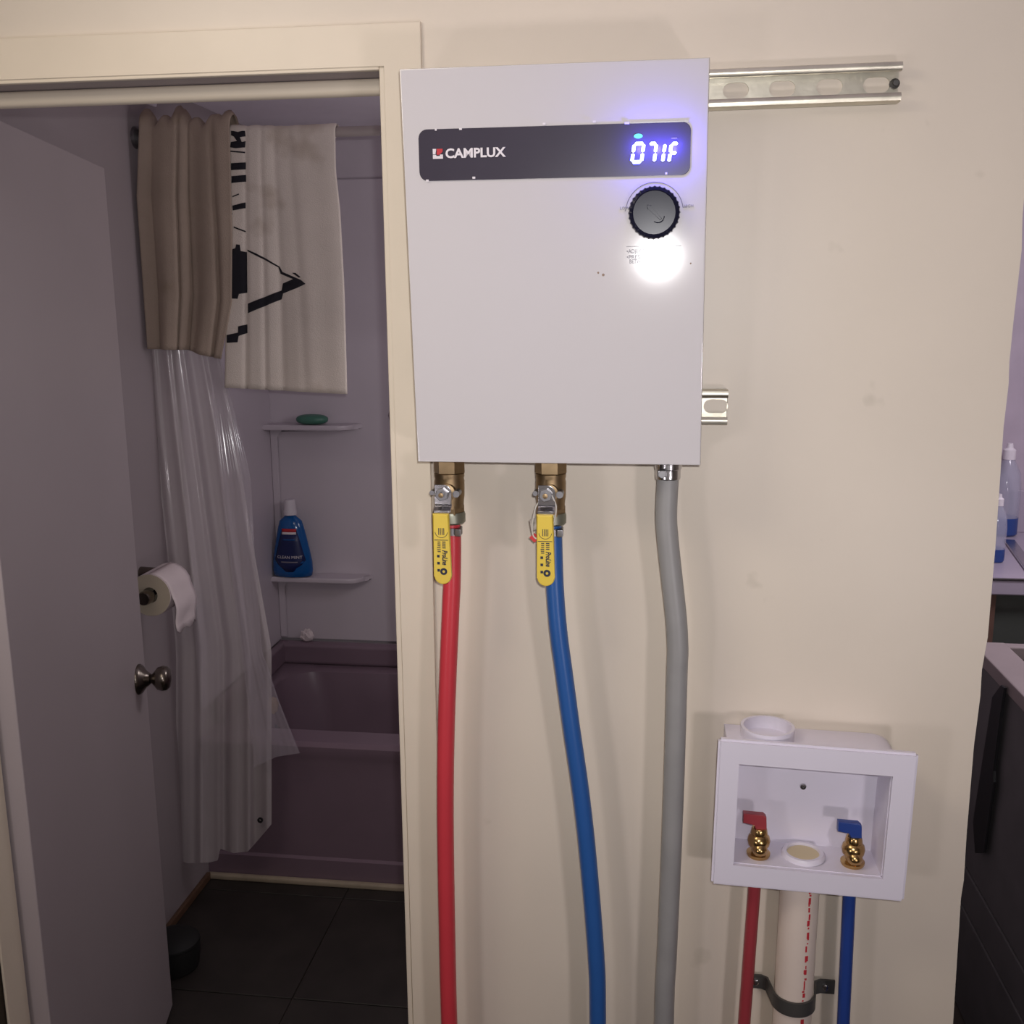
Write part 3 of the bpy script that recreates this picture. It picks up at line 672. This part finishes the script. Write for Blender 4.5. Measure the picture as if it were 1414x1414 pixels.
# printed arc and text
bm = B(); ra = FP(903.5, 248).z-FP(903.5, 289).z; c = FP(903.5, 289)
pts = [Vector((c.x+ra*math.cos(a), y1+0.0010, c.z+ra*math.sin(a))) for a in [math.radians(8+164*i/40) for i in range(41)]]
pts = [pts[0]+Vector((0.004, 0, 0))]+pts+[pts[-1]+Vector((-0.001, 0, -0.003))]
tube(bm, pts, 0.0004, 6); obj('dial_arc', bm, greyprint, wh)
text('dial_text', 'LOW', FP(856, 286, YF-0.0004), 0.0042, greyprint, wh); text('dial_text', 'HIGH', FP(944, 283, YF-0.0004), 0.0042, greyprint, wh)
lt = FP(865, 337, YF-0.0004)
bm = B(); box(bm, (lt.x, YF-0.0006, lt.z), (lt.x+0.058, YF+0.0003, lt.z+0.0004)); obj('printed_line', bm, greyprint, wh)
for s, px, py, wd in (('\u2022ADJUST THE', 865, 346, 0.030), ('\u2022PRESS & SET', 865, 354, 0.034), ('BETWEEN THE', 869, 360, 0.030)):
    text('printed_text', s, FP(px, py, YF-0.0003), 0.0058, greyprint, wh, width=wd)
bm = B()
for px, py, r in ((826, 373, 0.0012), (833, 376, 0.0016), (954, 360, 0.001)):
    c = FP(px, py); lathe(bm, [(r, 0), (r*0.8, 0.0004)], (c.x, YF+0.0001, c.z), (0, -1, 0), 8)
tag(obj('scuff', bm, mat('scuff_brown', (150, 128, 110), 0.8), wh), kind='stuff')

# ------------------------------------------------------------------ ball valves
YV = -0.062
def hexa(bm, c, r, z0, z1, ph=PI/6): 
    prism(bm, [(c.x+r*math.cos(ph+i*PI/3), c.y+r*math.sin(ph+i*PI/3), z0) for i in range(6)], (0, 0, z1-z0), 0.0008)
ac = W(621, 680, YV); ac.y = YV
zz = lambda py: W(621, py, YV).z
va = thing('ball_valve', (ac.x, YV, zz(722)), 'brass ball valve with a yellow lever on the red pipe under the heater', 'valve', 'ball valves under the heater')
bm = B(); hexa(bm, ac, 0.0185, zz(652.5), zb-0.0026, 0); obj('upper_nut', bm, brass, va)
bm = B(); lathe(bm, [(0.0165, zz(700)-ac.z), (0.0170, zz(690)-ac.z), (0.0178, zz(684)-ac.z), (0.0180, zz(664)-ac.z), (0.0172, zz(660)-ac.z), (0.0180, zz(657)-ac.z), (0.0180, zz(653)-ac.z), (0.016, zz(652)-ac.z)], ac, (0, 0, 1), 28); obj('valve_body', bm, brass, va, True)
bm = B(); hexa(bm, ac, 0.0172, zz(710), zz(696), 0); obj('lower_nut', bm, brass, va)
bm = B(); lathe(bm, [(0.0145, 0), (0.0165, 0.002), (0.0165, 0.011), (0.0155, 0.014)], (ac.x+0.002, YV, zz(722)), (0, 0, 1), 24); obj('union_ring', bm, patina, va, True)
hc = W(611, 682, YV-0.03); hx_ = hc.x; YH = YV-0.030
bm = B(); lathe(bm, [(0.0105, 0.0), (0.0105, 0.016), (0.007, 0.017), (0.007, 0.0215)], (hx_+0.003, YV-0.008, hc.z), (0, -1, 0), 20); obj('valve_bonnet', bm, brass, va, True)
def H(px, py, Y=None): return W(px, py, YH if Y is None else Y)
# steel lever plate: hood at the top bent to the neck
bm = B(); l, r_ = H(600.5, 680).x, H(623.5, 680).x; ztp, zbt = H(611, 669).z, H(611, 696).z
arc = [(r_-0.009+0.009*math.sin(a), ztp-0.009+0.009*math.cos(a)) for a in [i*PI/16 for i in range(9)]]
prism(bm, [(l, YH, zbt), (l, YH, ztp)]+[(x, YH, z) for x, z in arc]+[(r_, YH, zbt)], (0, -0.0025, 0), 0.0006)
prism(bm, [(l, YH, zbt), (r_, YH, zbt), (r_, YH-0.009, zbt-0.006), (l, YH-0.009, zbt-0.006)], (0, 0, -0.0022))
prism(bm, [(l+0.0005, YH-0.0095, zbt-0.006), (r_-0.002, YH-0.0095, zbt-0.006), (r_-0.003, YH-0.0095, zbt-0.02), (l, YH-0.0095, zbt-0.02)], (0, 0.0022, 0), 0.0004)
lv = obj('lever', bm, steel, va, True)
bm = B(); hcn = Vector((hx_, YH-0.0024, hc.z)); prism(bm, [(hx_+0.0078*math.cos(i*PI/3+0.3), YH-0.0024, hc.z+0.0078*math.sin(i*PI/3+0.3)) for i in range(6)], (0, -0.005, 0), 0.0006)
lathe(bm, [(0.0036, 0), (0.0032, 0.0075)], hcn, (0, -1, 0), 12); obj('lever_nut', bm, dsteel, va)
bm = B(); lathe(bm, [(0.0030, 0.0072), (0.0030, 0.0084), (0.001, 0.0088)], hcn, (0, -1, 0), 12); obj('stem_tip', bm, brass, va)
bm = B(); lathe(bm, [(0.0042, 0), (0.0042, 0.016)], (hx_+0.0155, YV-0.012, hc.z-0.0005), (0, -1, 0), 10); obj('stop_pin', bm, dsteel, va, True)
bm = B(); lathe(bm, [(0.003, 0), (0.003, 0.016)], (hx_-0.0125, YV-0.014, hc.z+0.001), (0, -1, 0), 10); obj('stop_pin', bm, dsteel, va, True)
YG = YH-0.0105
g0, g1 = W(598, 760, YG).x, W(622, 760, YG).x; gz1 = W(610, 709, YG).z; gz0 = W(610, 806, YG).z; gr = (g1-g0)/2; gc = (g0+g1)/2
bm = B(); out = [(g0, gz1), (g0-0.0003, gz0+gr)]
out = [(g0+0.0006, gz1)]+[(gc+0.0012+gr*math.cos(a), gz0+gr+gr*math.sin(a)) for a in [PI+i*PI/14 for i in range(15)]]+[(g1-0.0006, gz1)]
prism(bm, [(x, YG+0.003, z) for x, z in out], (0, -0.0065, 0), 0.0018); gp = obj('grip', bm, yellow, va, True)
yi = YG-0.0037
cx_ = gc+0.0006
bm = B()
def arcdec(c, r, a0, a1): tube(bm, [Vector((c[0]+r*math.cos(a), yi, c[1]+r*math.sin(a))) for a in [a0+(a1-a0)*i/12 for i in range(13)]], 0.0003, 6)
zi = W(610, 733, YG).z
arcdec((cx_, zi), 0.0074, PI+0.1, 2*PI-0.1)
for dx_ in (-0.003, -0.001, 0.001, 0.003): box(bm, (cx_+dx_-0.0004, yi-0.0003, zi-0.004), (cx_+dx_+0.0004, yi+0.0003, zi+0.004))
box(bm, (cx_-0.0085, yi-0.0003, zi-0.0105), (cx_+0.008, yi+0.0003, zi-0.0099))
zi2 = zi-0.013
for k in range(6): box(bm, (cx_-0.0055+random.uniform(0, 0.001), yi-0.0003, zi2-k*0.0023), (cx_-0.0012, yi+0.0003, zi2-k*0.0023+0.0009))
for k in range(4): box(bm, (cx_+0.0008, yi-0.0003, zi2-k*0.0023), (cx_+0.0048, yi+0.0003, zi2-k*0.0023+0.0010))
for k in range(3): box(bm, (cx_-0.0055, yi-0.0003, zi2-0.018-k*0.0085), (cx_-0.0025, yi+0.0003, zi2-0.015-k*0.0085))
zi3 = W(610, 788, YG).z
lathe(bm, [(0.0016, -0.0003), (0.0042, -0.0003), (0.0042, 0.0003), (0.0016, 0.0003)], (cx_+0.002, yi, zi3), (0, 1, 0), 14, cap=False)
for k in range(4):
    a = k*PI/2+0.5; box(bm, (cx_+0.002+0.0024*math.cos(a)-0.0006, yi-0.0004, zi3+0.0024*math.sin(a)-0.0006), (cx_+0.002+0.0024*math.cos(a)+0.0006, yi+0.0003, zi3+0.0024*math.sin(a)+0.0006))
tag(obj('grip_print', bm, inkm, gp), kind='stuff')
text('grip_text', 'ProLine', (cx_+0.0008, yi-0.0001, W(610, 758.5, YG).z), 0.0085, inkm, gp, xdir=(0, 0, -1), zdir=(1, 0, 0), bold=0.0002, shear=0.25, width=0.0178)
dxv = W(760.6, 681, YV)-W(621, 680, YV); dxv.y = 0
vb = copy_tree(va, dxv); vb['label'] = 'brass ball valve with a yellow lever on the blue pipe, red tag beside it'
bm = B(); tc_ = W(742, 735, YV-0.02)
tube(bm, smooth_path([tuple(W(762, 684, YV-0.034)), tuple(W(768, 700, YV-0.03)), tuple(W(764, 722, YV-0.028)), tuple(W(752, 744, YV-0.026)), tuple(W(738, 742, YV-0.022)), tuple(W(735, 726, YV-0.022)), tuple(W(740, 700, YV-0.024)), tuple(W(748, 690, YV-0.026))]), 0.0009, 6)
obj('tag_string', bm, mat('clear_string', (220, 214, 206), 0.3), vb, True)
bm = B(); a0 = [W(x, y, YV-0.018) for x, y in ((738, 736), (746, 742), (738, 749), (731, 742))]; prism(bm, a0, (0, -0.001, 0)); obj('tag', bm, mat('tag_red', (214, 60, 62), 0.5), vb)
bm = B(); a0 = [W(x, y, YV-0.02) for x, y in ((731, 718), (740, 714), (742, 730), (734, 734))]; prism(bm, a0, (0, -0.001, 0), 0.0002); obj('tag_window', bm, mat('tag_grey', (170, 160, 150), 0.4, var=0.4, scale=200), vb)

# ------------------------------------------------------------------ pipes and conduit
def pipe(name, pts, Y, r, m, label, cat='pipe', group=None, clamp=None, ytop=None):
    P3 = [W(x, y, (Y if i else (ytop if ytop is not None else Y))) for i, (x, y) in enumerate(pts)]
    last = P3[-1]; P3 += [Vector((last.x+0.004, last.y, 0.3)), Vector((last.x+0.004, last.y, 0.002))]
    t = thing(name, (P3[-1].x, P3[-1].y, 0.0), label, cat, group)
    bm = B(); tube(bm, smooth_path(P3, 7), r, 20); obj('pipe_run', bm, m, t, True)
    return t
PR = [(622.5, 719), (624.5, 745), (624, 807), (623, 828), (621, 875), (618.8, 928), (616.3, 1004), (615, 1094), (615.6, 1184), (618, 1318), (620.5, 1414)]
PB = [(762, 720), (764, 745), (766, 807), (771, 870), (778.7, 928), (789, 1004), (802, 1094), (812, 1184), (823, 1318), (825.5, 1414)]
rp = pipe('red_water_pipe', PR, -0.060, 0.0109, pexr, 'thick red hot water pipe hanging from the left ball valve', group=None)
bp_ = pipe('blue_water_pipe', PB, -0.060, 0.0109, pexb, 'thick blue cold water pipe curving down from the right ball valve', group=None)
for t, px, py in ((rp, 624.2, 732), (bp_, 763.5, 733)):
    c = W(px, py, -0.060); bm = B(); lathe(bm, [(0.0114, -0.0045), (0.0126, -0.0042), (0.0126, 0.0042), (0.0114, 0.0045)], c, (0, 0, 1), 24)
    box(bm, (c.x+0.006, c.y-0.0155, c.z-0.0044), (c.x+0.013, c.y-0.008, c.z+0.0044), 0.0008); obj('crimp_ring', bm, dsteel, t, True)
PC = [(922.5, 655), (920, 709), (921.6, 739), (925.5, 778), (930, 818), (934, 857), (936, 897), (935, 928), (931.6, 1049), (928.5, 1139), (925, 1228), (921, 1318), (917, 1414)]
co = pipe('grey_conduit', PC, -0.055, 0.0127, condm, 'flexible grey electrical conduit running down from the heater bottom', 'conduit')
c = W(922.5, 650, -0.055); bm = B(); lathe(bm, [(0.0142, W(922, 661, -0.055).z-c.z), (0.0146, W(922, 659, -0.055).z-c.z), (0.0146, 0.002), (0.0158, 0.003), (0.0158, zb-c.z-0.0005)], c, (0, 0, 1), 24); obj('connector', bm, steel, co, True)
bm = B(); box(bm, (c.x-0.0125, c.y-0.019, c.z-0.005), (c.x-0.002, c.y-0.010, c.z+0.003), 0.0015); lathe(bm, [(0.0042, 0), (0.0042, 0.004)], (c.x-0.007, c.y-0.018, c.z-0.001), (0, -1, 0), 10)
obj('clamp_screw', bm, dsteel, co, True)

# ------------------------------------------------------------------ washer outlet box
YO = -0.075
fo = [W(x, y, YO) for x, y in ((992.4, 1021), (1269.5, 1042), (1248.6, 1246.7), (982, 1221.7))]
fi = [W(x, y, YO) for x, y in ((1020.6, 1055.4), (1233, 1072.4), (1219, 1214.6), (1012.6, 1195))]
ob = thing('washer_outlet_box', (W(1120, 1230, 0).x, -0.03, fo[3].z), 'white plastic washing machine outlet box with a wide frame on the wall', 'outlet box')
bm = B()
a = [bm.verts.new(p) for p in fo]; b = [bm.verts.new(p) for p in fi]; a2 = [bm.verts.new(p+Vector((0, 0.008, 0))) for p in fo]; b2 = [bm.verts.new(p+Vector((0, 0.008, 0))) for p in fi]
for i in range(4):
    j = (i+1) % 4
    bm.faces.new((a[i], a[j], b[j], b[i])); bm.faces.new((a2[i], a2[j], b2[j], b2[i])); bm.faces.new((a[i], a[j], a2[j], a2[i])); bm.faces.new((b[i], b[j], b2[j], b2[i]))
bmesh.ops.recalc_face_normals(bm, faces=bm.faces)
bmesh.ops.bevel(bm, geom=[e for e in bm.edges if (e.verts[0] in a and e.verts[1] in a) or (e.verts[0] in a and e.verts[1] in a2) or (e.verts[1] in a and e.verts[0] in a2)], offset=0.003, segments=2, affect='EDGES')
obj('frame', bm, whitebox, ob, True)
YK = -0.004
zi1 = (fi[0].z+fi[1].z)/2; zi0 = (fi[2].z+fi[3].z)/2; xi0 = (fi[0].x+fi[3].x)/2; xi1 = (fi[1].x+fi[2].x)/2
bm = B()
def wallp(p): bm.faces.new([bm.verts.new(v) for v in p])
front = [p+Vector((0, 0.006, 0)) for p in fi]; backp = [Vector((p.x, YK-0.004, p.z)) for p in fi]
for i in range(4): wallp((front[i], front[(i+1) % 4], backp[(i+1) % 4], backp[i]))
wallp(backp)
oi = obj('inner_shell', bm, whitebox, ob); md = oi.modifiers.new('t', 'SOLIDIFY'); md.thickness = 0.002; md.offset = 0
# outer shell seen above the frame
xa, xb = fo[0].x+0.012, W(1228, 1030, -0.005).x
ztop = W(1160, 1011, -0.002).z
bm = B()
zlow = fi[0].z+0.003; zr0 = ztop-zlow
pts = [(xa, zlow), (xa, ztop+0.004)]+[(xb-0.03+0.03*math.sin(t), zlow+zr0*math.cos(t)) for t in [i*PI/16 for i in range(9)]]
prism(bm, [(x, -0.0005, z) for x, z in pts], (0, YO+0.010, 0), 0.001); obj('outer_shell', bm, whitebox, ob, True)
vc = W(1060, 1002, -0.034); vz = vc.z; vr = 0.0325
bm = B(); lathe(bm, [(vr-0.001, zlow+0.002-vz), (vr, -0.004), (vr, 0.0), (vr-0.0035, 0.0), (vr-0.0045, -0.010), (vr-0.005, zlow+0.004-vz), (0.001, zlow+0.004-vz)], (vc.x, -0.0335, vz), (0, 0, 1), 36, cap=False); obj('vent_cup', bm, whitebox, ob, True)
fz = lambda x: fi[3].z+(fi[2].z-fi[3].z)*(x-fi[3].x)/(fi[2].x-fi[3].x)       # floor height of the box
rc_ = W(1109, 1186, YO+0.035); zf = fz(rc_.x)+0.001
bm = B(); lathe(bm, [(0.0268, 0), (0.0268, 0.003), (0.0245, 0.006), (0.0205, 0.006), (0.0195, 0.002)], (rc_.x, YO+0.038, zf), (0, 0, 1), 32, cap=False); obj('drain_ring', bm, whitebox, ob, True)
bm = B(); lathe(bm, [(0.0195, 0.0), (0.0195, 0.003), (0.001, 0.0035)], (rc_.x, YO+0.038, zf), (0, 0, 1), 28); obj('drain_knockout', bm, plugm, ob, True)
c = W(1109, 1086, YK-0.006); bm = B(); lathe(bm, [(0.0042, 0), (0.0036, 0.0016), (0.0012, 0.0018), (0.0012, 0.001)], c, (0, -1, 0), 14); obj('screw', bm, steel, ob, True)
def box_valve(px, py, hm, name):
    c = W(px, py, YO+0.028); z0 = fz(c.x)+0.0012; o = Vector((c.x, YO+0.028, z0))
    bm = B(); lathe(bm, [(0.0135, 0), (0.0145, 0.002), (0.0145, 0.0045), (0.0085, 0.0065), (0.0085, 0.012), (0.013, 0.015), (0.0140, 0.021), (0.0128, 0.026), (0.0095, 0.029), (0.0105, 0.031), (0.0095, 0.036), (0.0085, 0.038)], o, (0, 0, 1), 26)
    lathe(bm, [(0.0100, 0.0), (0.0096, 0.010), (0.0085, 0.0145), (0.0055, 0.0175), (0.001, 0.0185)], o+Vector((0, 0, 0.017)), (0.05, -1, -0.55), 20)
    v = obj('outlet_valve', bm, brassb, ob, True); v['label'] = 'polished brass valve with a %s handle' % name
    zt_ = z0+0.037
    bm = B(); prism(bm, [(c.x-0.0055, o.y-0.005, zt_), (c.x-0.0055, o.y-0.005, zt_+0.007), (c.x-0.0205, o.y-0.005, zt_+0.0075), (c.x-0.0205, o.y-0.005, zt_+0.0205), (c.x+0.004, o.y-0.005, zt_+0.0195), (c.x+0.0075, o.y-0.005, zt_+0.0165), (c.x+0.0085, o.y-0.005, zt_)], (0, 0.010, 0), 0.0012)
    obj('valve_handle', bm, hm, v, True)
wh.rotation_euler = (math.radians(1.8), 0, 0); wh.location.y += 0.00675      # leans out slightly at the top
box_valve(1047, 1180, pexr2, 'dark red'); box_valve(1177, 1192, pexb2, 'deep blue')

# ------------------------------------------------------------------ drain pipe, strap, lower supplies
YP = -0.034
c0, c1 = W(1105, 1222, YP), W(1093, 1414, YP); k = (c1.x-c0.x)/(c1.z-c0.z)
dr = thing('drain_pipe', (c1.x, YP, 0), 'white plastic drain pipe with a red printed line below the outlet box', 'pipe')
p0 = Vector((c0.x, YP, fz(c0.x)-0.003)); p1 = Vector((c1.x+k*(-c1.z+0.002)*0.2, YP, 0.002)); p1.x = c1.x+k*(0.002-c1.z)*0.25
bm = B(); tube(bm, [p0, W(1093, 1414, YP), p1], 0.0242, 28); obj('pipe_run', bm, pvc, dr, True)
bm = B(); rnd = random.Random(7); z = p0.z-0.012
ang0 = math.radians(22)
while z > 0.52:
    t = (p0.z-z)/(p0.z-c1.z); cxp = p0.x+(c1.x-p0.x)*t; hgt = rnd.choice((0.003, 0.005, 0.008, 0.013))
    for _ in range(rnd.choice((1, 2, 2))):
        aa = ang0+rnd.uniform(-0.05, 0.05); ww = rnd.uniform(0.03, 0.07)
        bm2 = [(cxp+0.0244*math.sin(a), YP-0.0244*math.cos(a)) for a in (aa-ww, aa, aa+ww)]
        vs = [[bm.verts.new((x, y, zz_)) for x, y in bm2] for zz_ in (z, z-hgt*rnd.uniform(0.5, 1))]
        for i in range(2): bm.faces.new((vs[0][i], vs[0][i+1], vs[1][i+1], vs[1][i]))
    z -= hgt+rnd.choice((0.0008, 0.0015, 0.004))
o = tag(obj('red_print', bm, mat('red_pipe_ink', (196, 48, 60), 0.5), dr), kind='stuff'); md = o.modifiers.new('t', 'SOLIDIFY'); md.thickness = 0.0003
zs = (W(1046, 1351, -0.006).z+W(1138, 1363, -0.006).z)/2; cxp = p0.x+(c1.x-p0.x)*(p0.z-zs)/(p0.z-c1.z)
sp_ = thing('pipe_strap', (cxp, -0.01, zs), 'dark grey steel strap bolted round the white drain pipe', 'pipe strap')
hs = 0.0098; ro_ = 0.0266; path = []
xl, xr = W(1040, 1351, -0.006).x-cxp-0.004, W(1152, 1363, -0.006).x-cxp
path = [(xl, -0.008), (-0.038, -0.008), (-0.031, -0.012)]+[(ro_*math.cos(a), YP+ro_*math.sin(a)) for a in [PI+0.25+(PI-0.5)*i/18 for i in range(19)]]+[(0.031, -0.012), (0.038, -0.008), (xr, -0.008)]
bm = B(); g = []
for i, (x, y) in enumerate(path):
    pa_ = path[max(i-1, 0)]; pb2 = path[min(i+1, len(path)-1)]; d = Vector((pb2[0]-pa_[0], pb2[1]-pa_[1], 0)).normalized(); nn = Vector((-d.y, d.x, 0))*0.0014
    c = Vector((cxp+x, y, zs)); g.append([bm.verts.new(c+nn*s+Vector((0, 0, h))) for s, h in ((1, -hs), (1, hs), (-1, hs), (-1, -hs))])
for r, s in zip(g, g[1:]):
    for i in range(4): bm.faces.new((r[i], r[(i+1) % 4], s[(i+1) % 4], s[i]))
bm.faces.new(g[0]); bm.faces.new(g[-1]); obj('strap_band', bm, dgrey, sp_, True)
for x in (W(1044, 1350, -0.01).x, W(1140.4, 1362, -0.01).x):
    bm = B(); lathe(bm, [(0.0042, 0), (0.0042, 0.0022), (0.002, 0.0032)], (x, -0.0094, zs), (0, -1, 0), 12); lathe(bm, [(0.0022, 0), (0.0022, -0.0085)], (x, -0.0094, zs), (0, -1, 0), 8); obj('bolt', bm, steel, sp_, True)
def drop(name, a, b_, Y, r, m, label):
    p0 = W(*a, Y); p0.z = fz(p0.x)-0.003; p1 = W(*b_, Y); kk = (p1.x-p0.x)/(p1.z-p0.z); p2 = Vector((p1.x-kk*p1.z*0.3, Y, 0.002))
    t = thing(name, (p2.x, Y, 0), label, 'pipe'); bm = B(); tube(bm, [p0, p1, p2], r, 18); obj('pipe_run', bm, m, t, True)
    bm = B(); lathe(bm, [(r+0.0003, 0.0), (r+0.0016, 0.0), (r+0.0016, 0.009), (r+0.0003, 0.009)], (p0.x, Y, p0.z-0.010), (0, 0, 1), 18, cap=False); obj('crimp_ring', bm, dsteel, t, True)
drop('red_supply_pipe', (1043, 1226), (1027.5, 1414), -0.046, 0.0079, pexr2, 'thin dark red supply pipe under the left side of the outlet box')
drop('blue_supply_pipe', (1172, 1238), (1164.5, 1414), -0.046, 0.0079, pexb2, 'thin deep blue supply pipe under the right side of the outlet box')

# ------------------------------------------------------------------ kitchen seen past the end of the wall
ct = thing('kitchen_counter', (1.4, 1.7, 0.9), 'lavender grey kitchen counter with a bright front edge in the next room', 'counter')
zk = 0.91; yk = 1.42
bm = B(); box(bm, (0.72, yk, zk-0.045), (2.59, 1.998, zk), 0.004); obj('countertop', bm, countm, ct)
bm = B(); box(bm, (0.72, yk-0.003, zk-0.006), (2.59, yk+0.004, zk+0.001), 0.002); obj('edge_strip', bm, steel, ct)
bm = B(); box(bm, (0.906, yk+0.03, 0.001), (2.59, 1.998, zk-0.046)); obj('base_cabinet', bm, greenbk, ct)
bm = B(); box(bm, (0.80, yk+0.02, 0.001), (0.905, 1.998, zk-0.046)); o = obj('end_panel', bm, mat('brown_panel', (104, 76, 66), 0.6, var=0.15), ct); o['label'] = 'brown wooden end panel'
bm = B(); box(bm, (0.72, 1.985, zk), (2.59, 1.999, zk+0.13), 0.002); obj('backsplash', bm, countm, ct)
s0, s1_ = ZP(1386, 745, zk+0.006), ZP(1420, 792, zk+0.006)
d = (s1_-s0).normalized(); sd = Vector((-d.y, d.x, 0))
snk = thing('sink_rim', (s0.x, s0.y, zk), 'bright metal sink rim lying diagonally on the kitchen counter', 'sink')
bm = B(); e_ = s0+d*0.6; e_.y = max(e_.y, yk+0.03); e_ = s0+d*min(0.6, (s0.y-yk-0.05)/max(1e-3, -d.y))
prism(bm, [(p.x, p.y, zk+0.0005) for p in (s0, e_, e_+sd*0.03, s0+sd*0.03)], (0, 0, 0.007), 0.002); obj('rim_bar', bm, steel, snk)
def clearbottle(name, px, py, hpx, rr, label):
    c = ZP(px, py, zk); hh = (W(px, hpx, c.y).z-zk)
    t = thing(name, (c.x, c.y, zk), label, 'bottle')
    bm = B(); lathe(bm, [(rr*0.9, 0.001), (rr, 0.006), (rr, hh*0.2)], c, (0, 0, 1), 24); obj('blue_liquid', bm, mat('blue_dish_soap', (40, 66, 130), 0.2), t, True)
    bm = B(); lathe(bm, [(rr, hh*0.2), (rr*1.02, hh*0.5), (rr*0.9, hh*0.68), (rr*0.5, hh*0.8), (rr*0.38, hh*0.84)], c, (0, 0, 1), 24, cap=False); obj('bottle_shell', bm, botglass, t, 'all')
    bm = B(); lathe(bm, [(rr*0.45, hh*0.83), (rr*0.45, hh*0.93), (rr*0.25, hh*0.95), (rr*0.2, hh)], c, (0, 0, 1), 18); obj('cap', bm, capm, t, True)
clearbottle('soap_bottle', 1373, 775, 682, 0.024, 'small clear bottle with blue liquid nearest the wall end on the counter')
clearbottle('soap_bottle', 1384, 738, 612, 0.040, 'taller clear bottle with blue liquid standing behind the small one on the counter')

ch = thing('open_chest', (1.05, 0.6, 0), 'dark grey open chest with a pale grey rim standing past the wall end', 'chest')
xo, xi_, yo1, yo0, zr_ = 0.737, 0.81, 1.075, 0.15, 0.85
bm = B()
prism(bm, [(xo, yo0, zr_-0.03), (xo, yo1, zr_-0.03), (xo, yo1, zr_), (xo, yo0, zr_)], (xi_-xo, 0, 0), 0.003)
box(bm, (xi_-0.004, yo1-0.03, zr_-0.03), (1.5, yo1, zr_), 0.003); box(bm, (1.44, yo0, zr_-0.03), (1.5, yo1-0.03, zr_), 0.003); box(bm, (xi_-0.004, yo0, zr_-0.03), (1.44, yo0+0.03, zr_), 0.003)
obj('rim', bm, rimm, ch)
z1s, z2s = XP(1385, 1290, xo+0.004).z, XP(1388, 1365, xo+0.004).z
def sidepanel(za, zb_):
    bm = B(); box(bm, (xo+0.004, yo0+0.01, za), (xo+0.03, yo1-0.006, zb_), 0.003); obj('side_panel', bm, chestm, ch)
sidepanel(0.002, z2s-0.003); sidepanel(z2s+0.003, z1s-0.003); sidepanel(z1s+0.003, zr_-0.031)
bm = B(); box(bm, (xo+0.031, yo0+0.01, 0.002), (1.49, yo0+0.03, zr_-0.031)); box(bm, (xo+0.031, yo1-0.03, 0.002), (1.49, yo1-0.006, zr_-0.031)); box(bm, (1.465, yo0+0.03, 0.002), (1.49, yo1-0.03, zr_-0.031)); box(bm, (xo+0.03, yo0+0.03, 0.1), (1.465, yo1-0.03, 0.13)); box(bm, (xo+0.03, yo0+0.03, 0.002), (xo+0.036, yo1-0.03, zr_-0.031))
obj('body', bm, chestm, ch)
sa = [XP(x, y, xo-0.004) for x, y in ((1386, 946), (1391, 950), (1386, 980), (1375, 1065), (1376, 1080), (1362, 1178), (1350, 1178), (1347, 1135), (1374, 962))]
bm = B(); prism(bm, sa, (-0.006, 0, 0), 0.0015)
tag(obj('black_strap', bm, blackm, None), 'flat black strap hanging down the side of the dark open chest', 'strap')
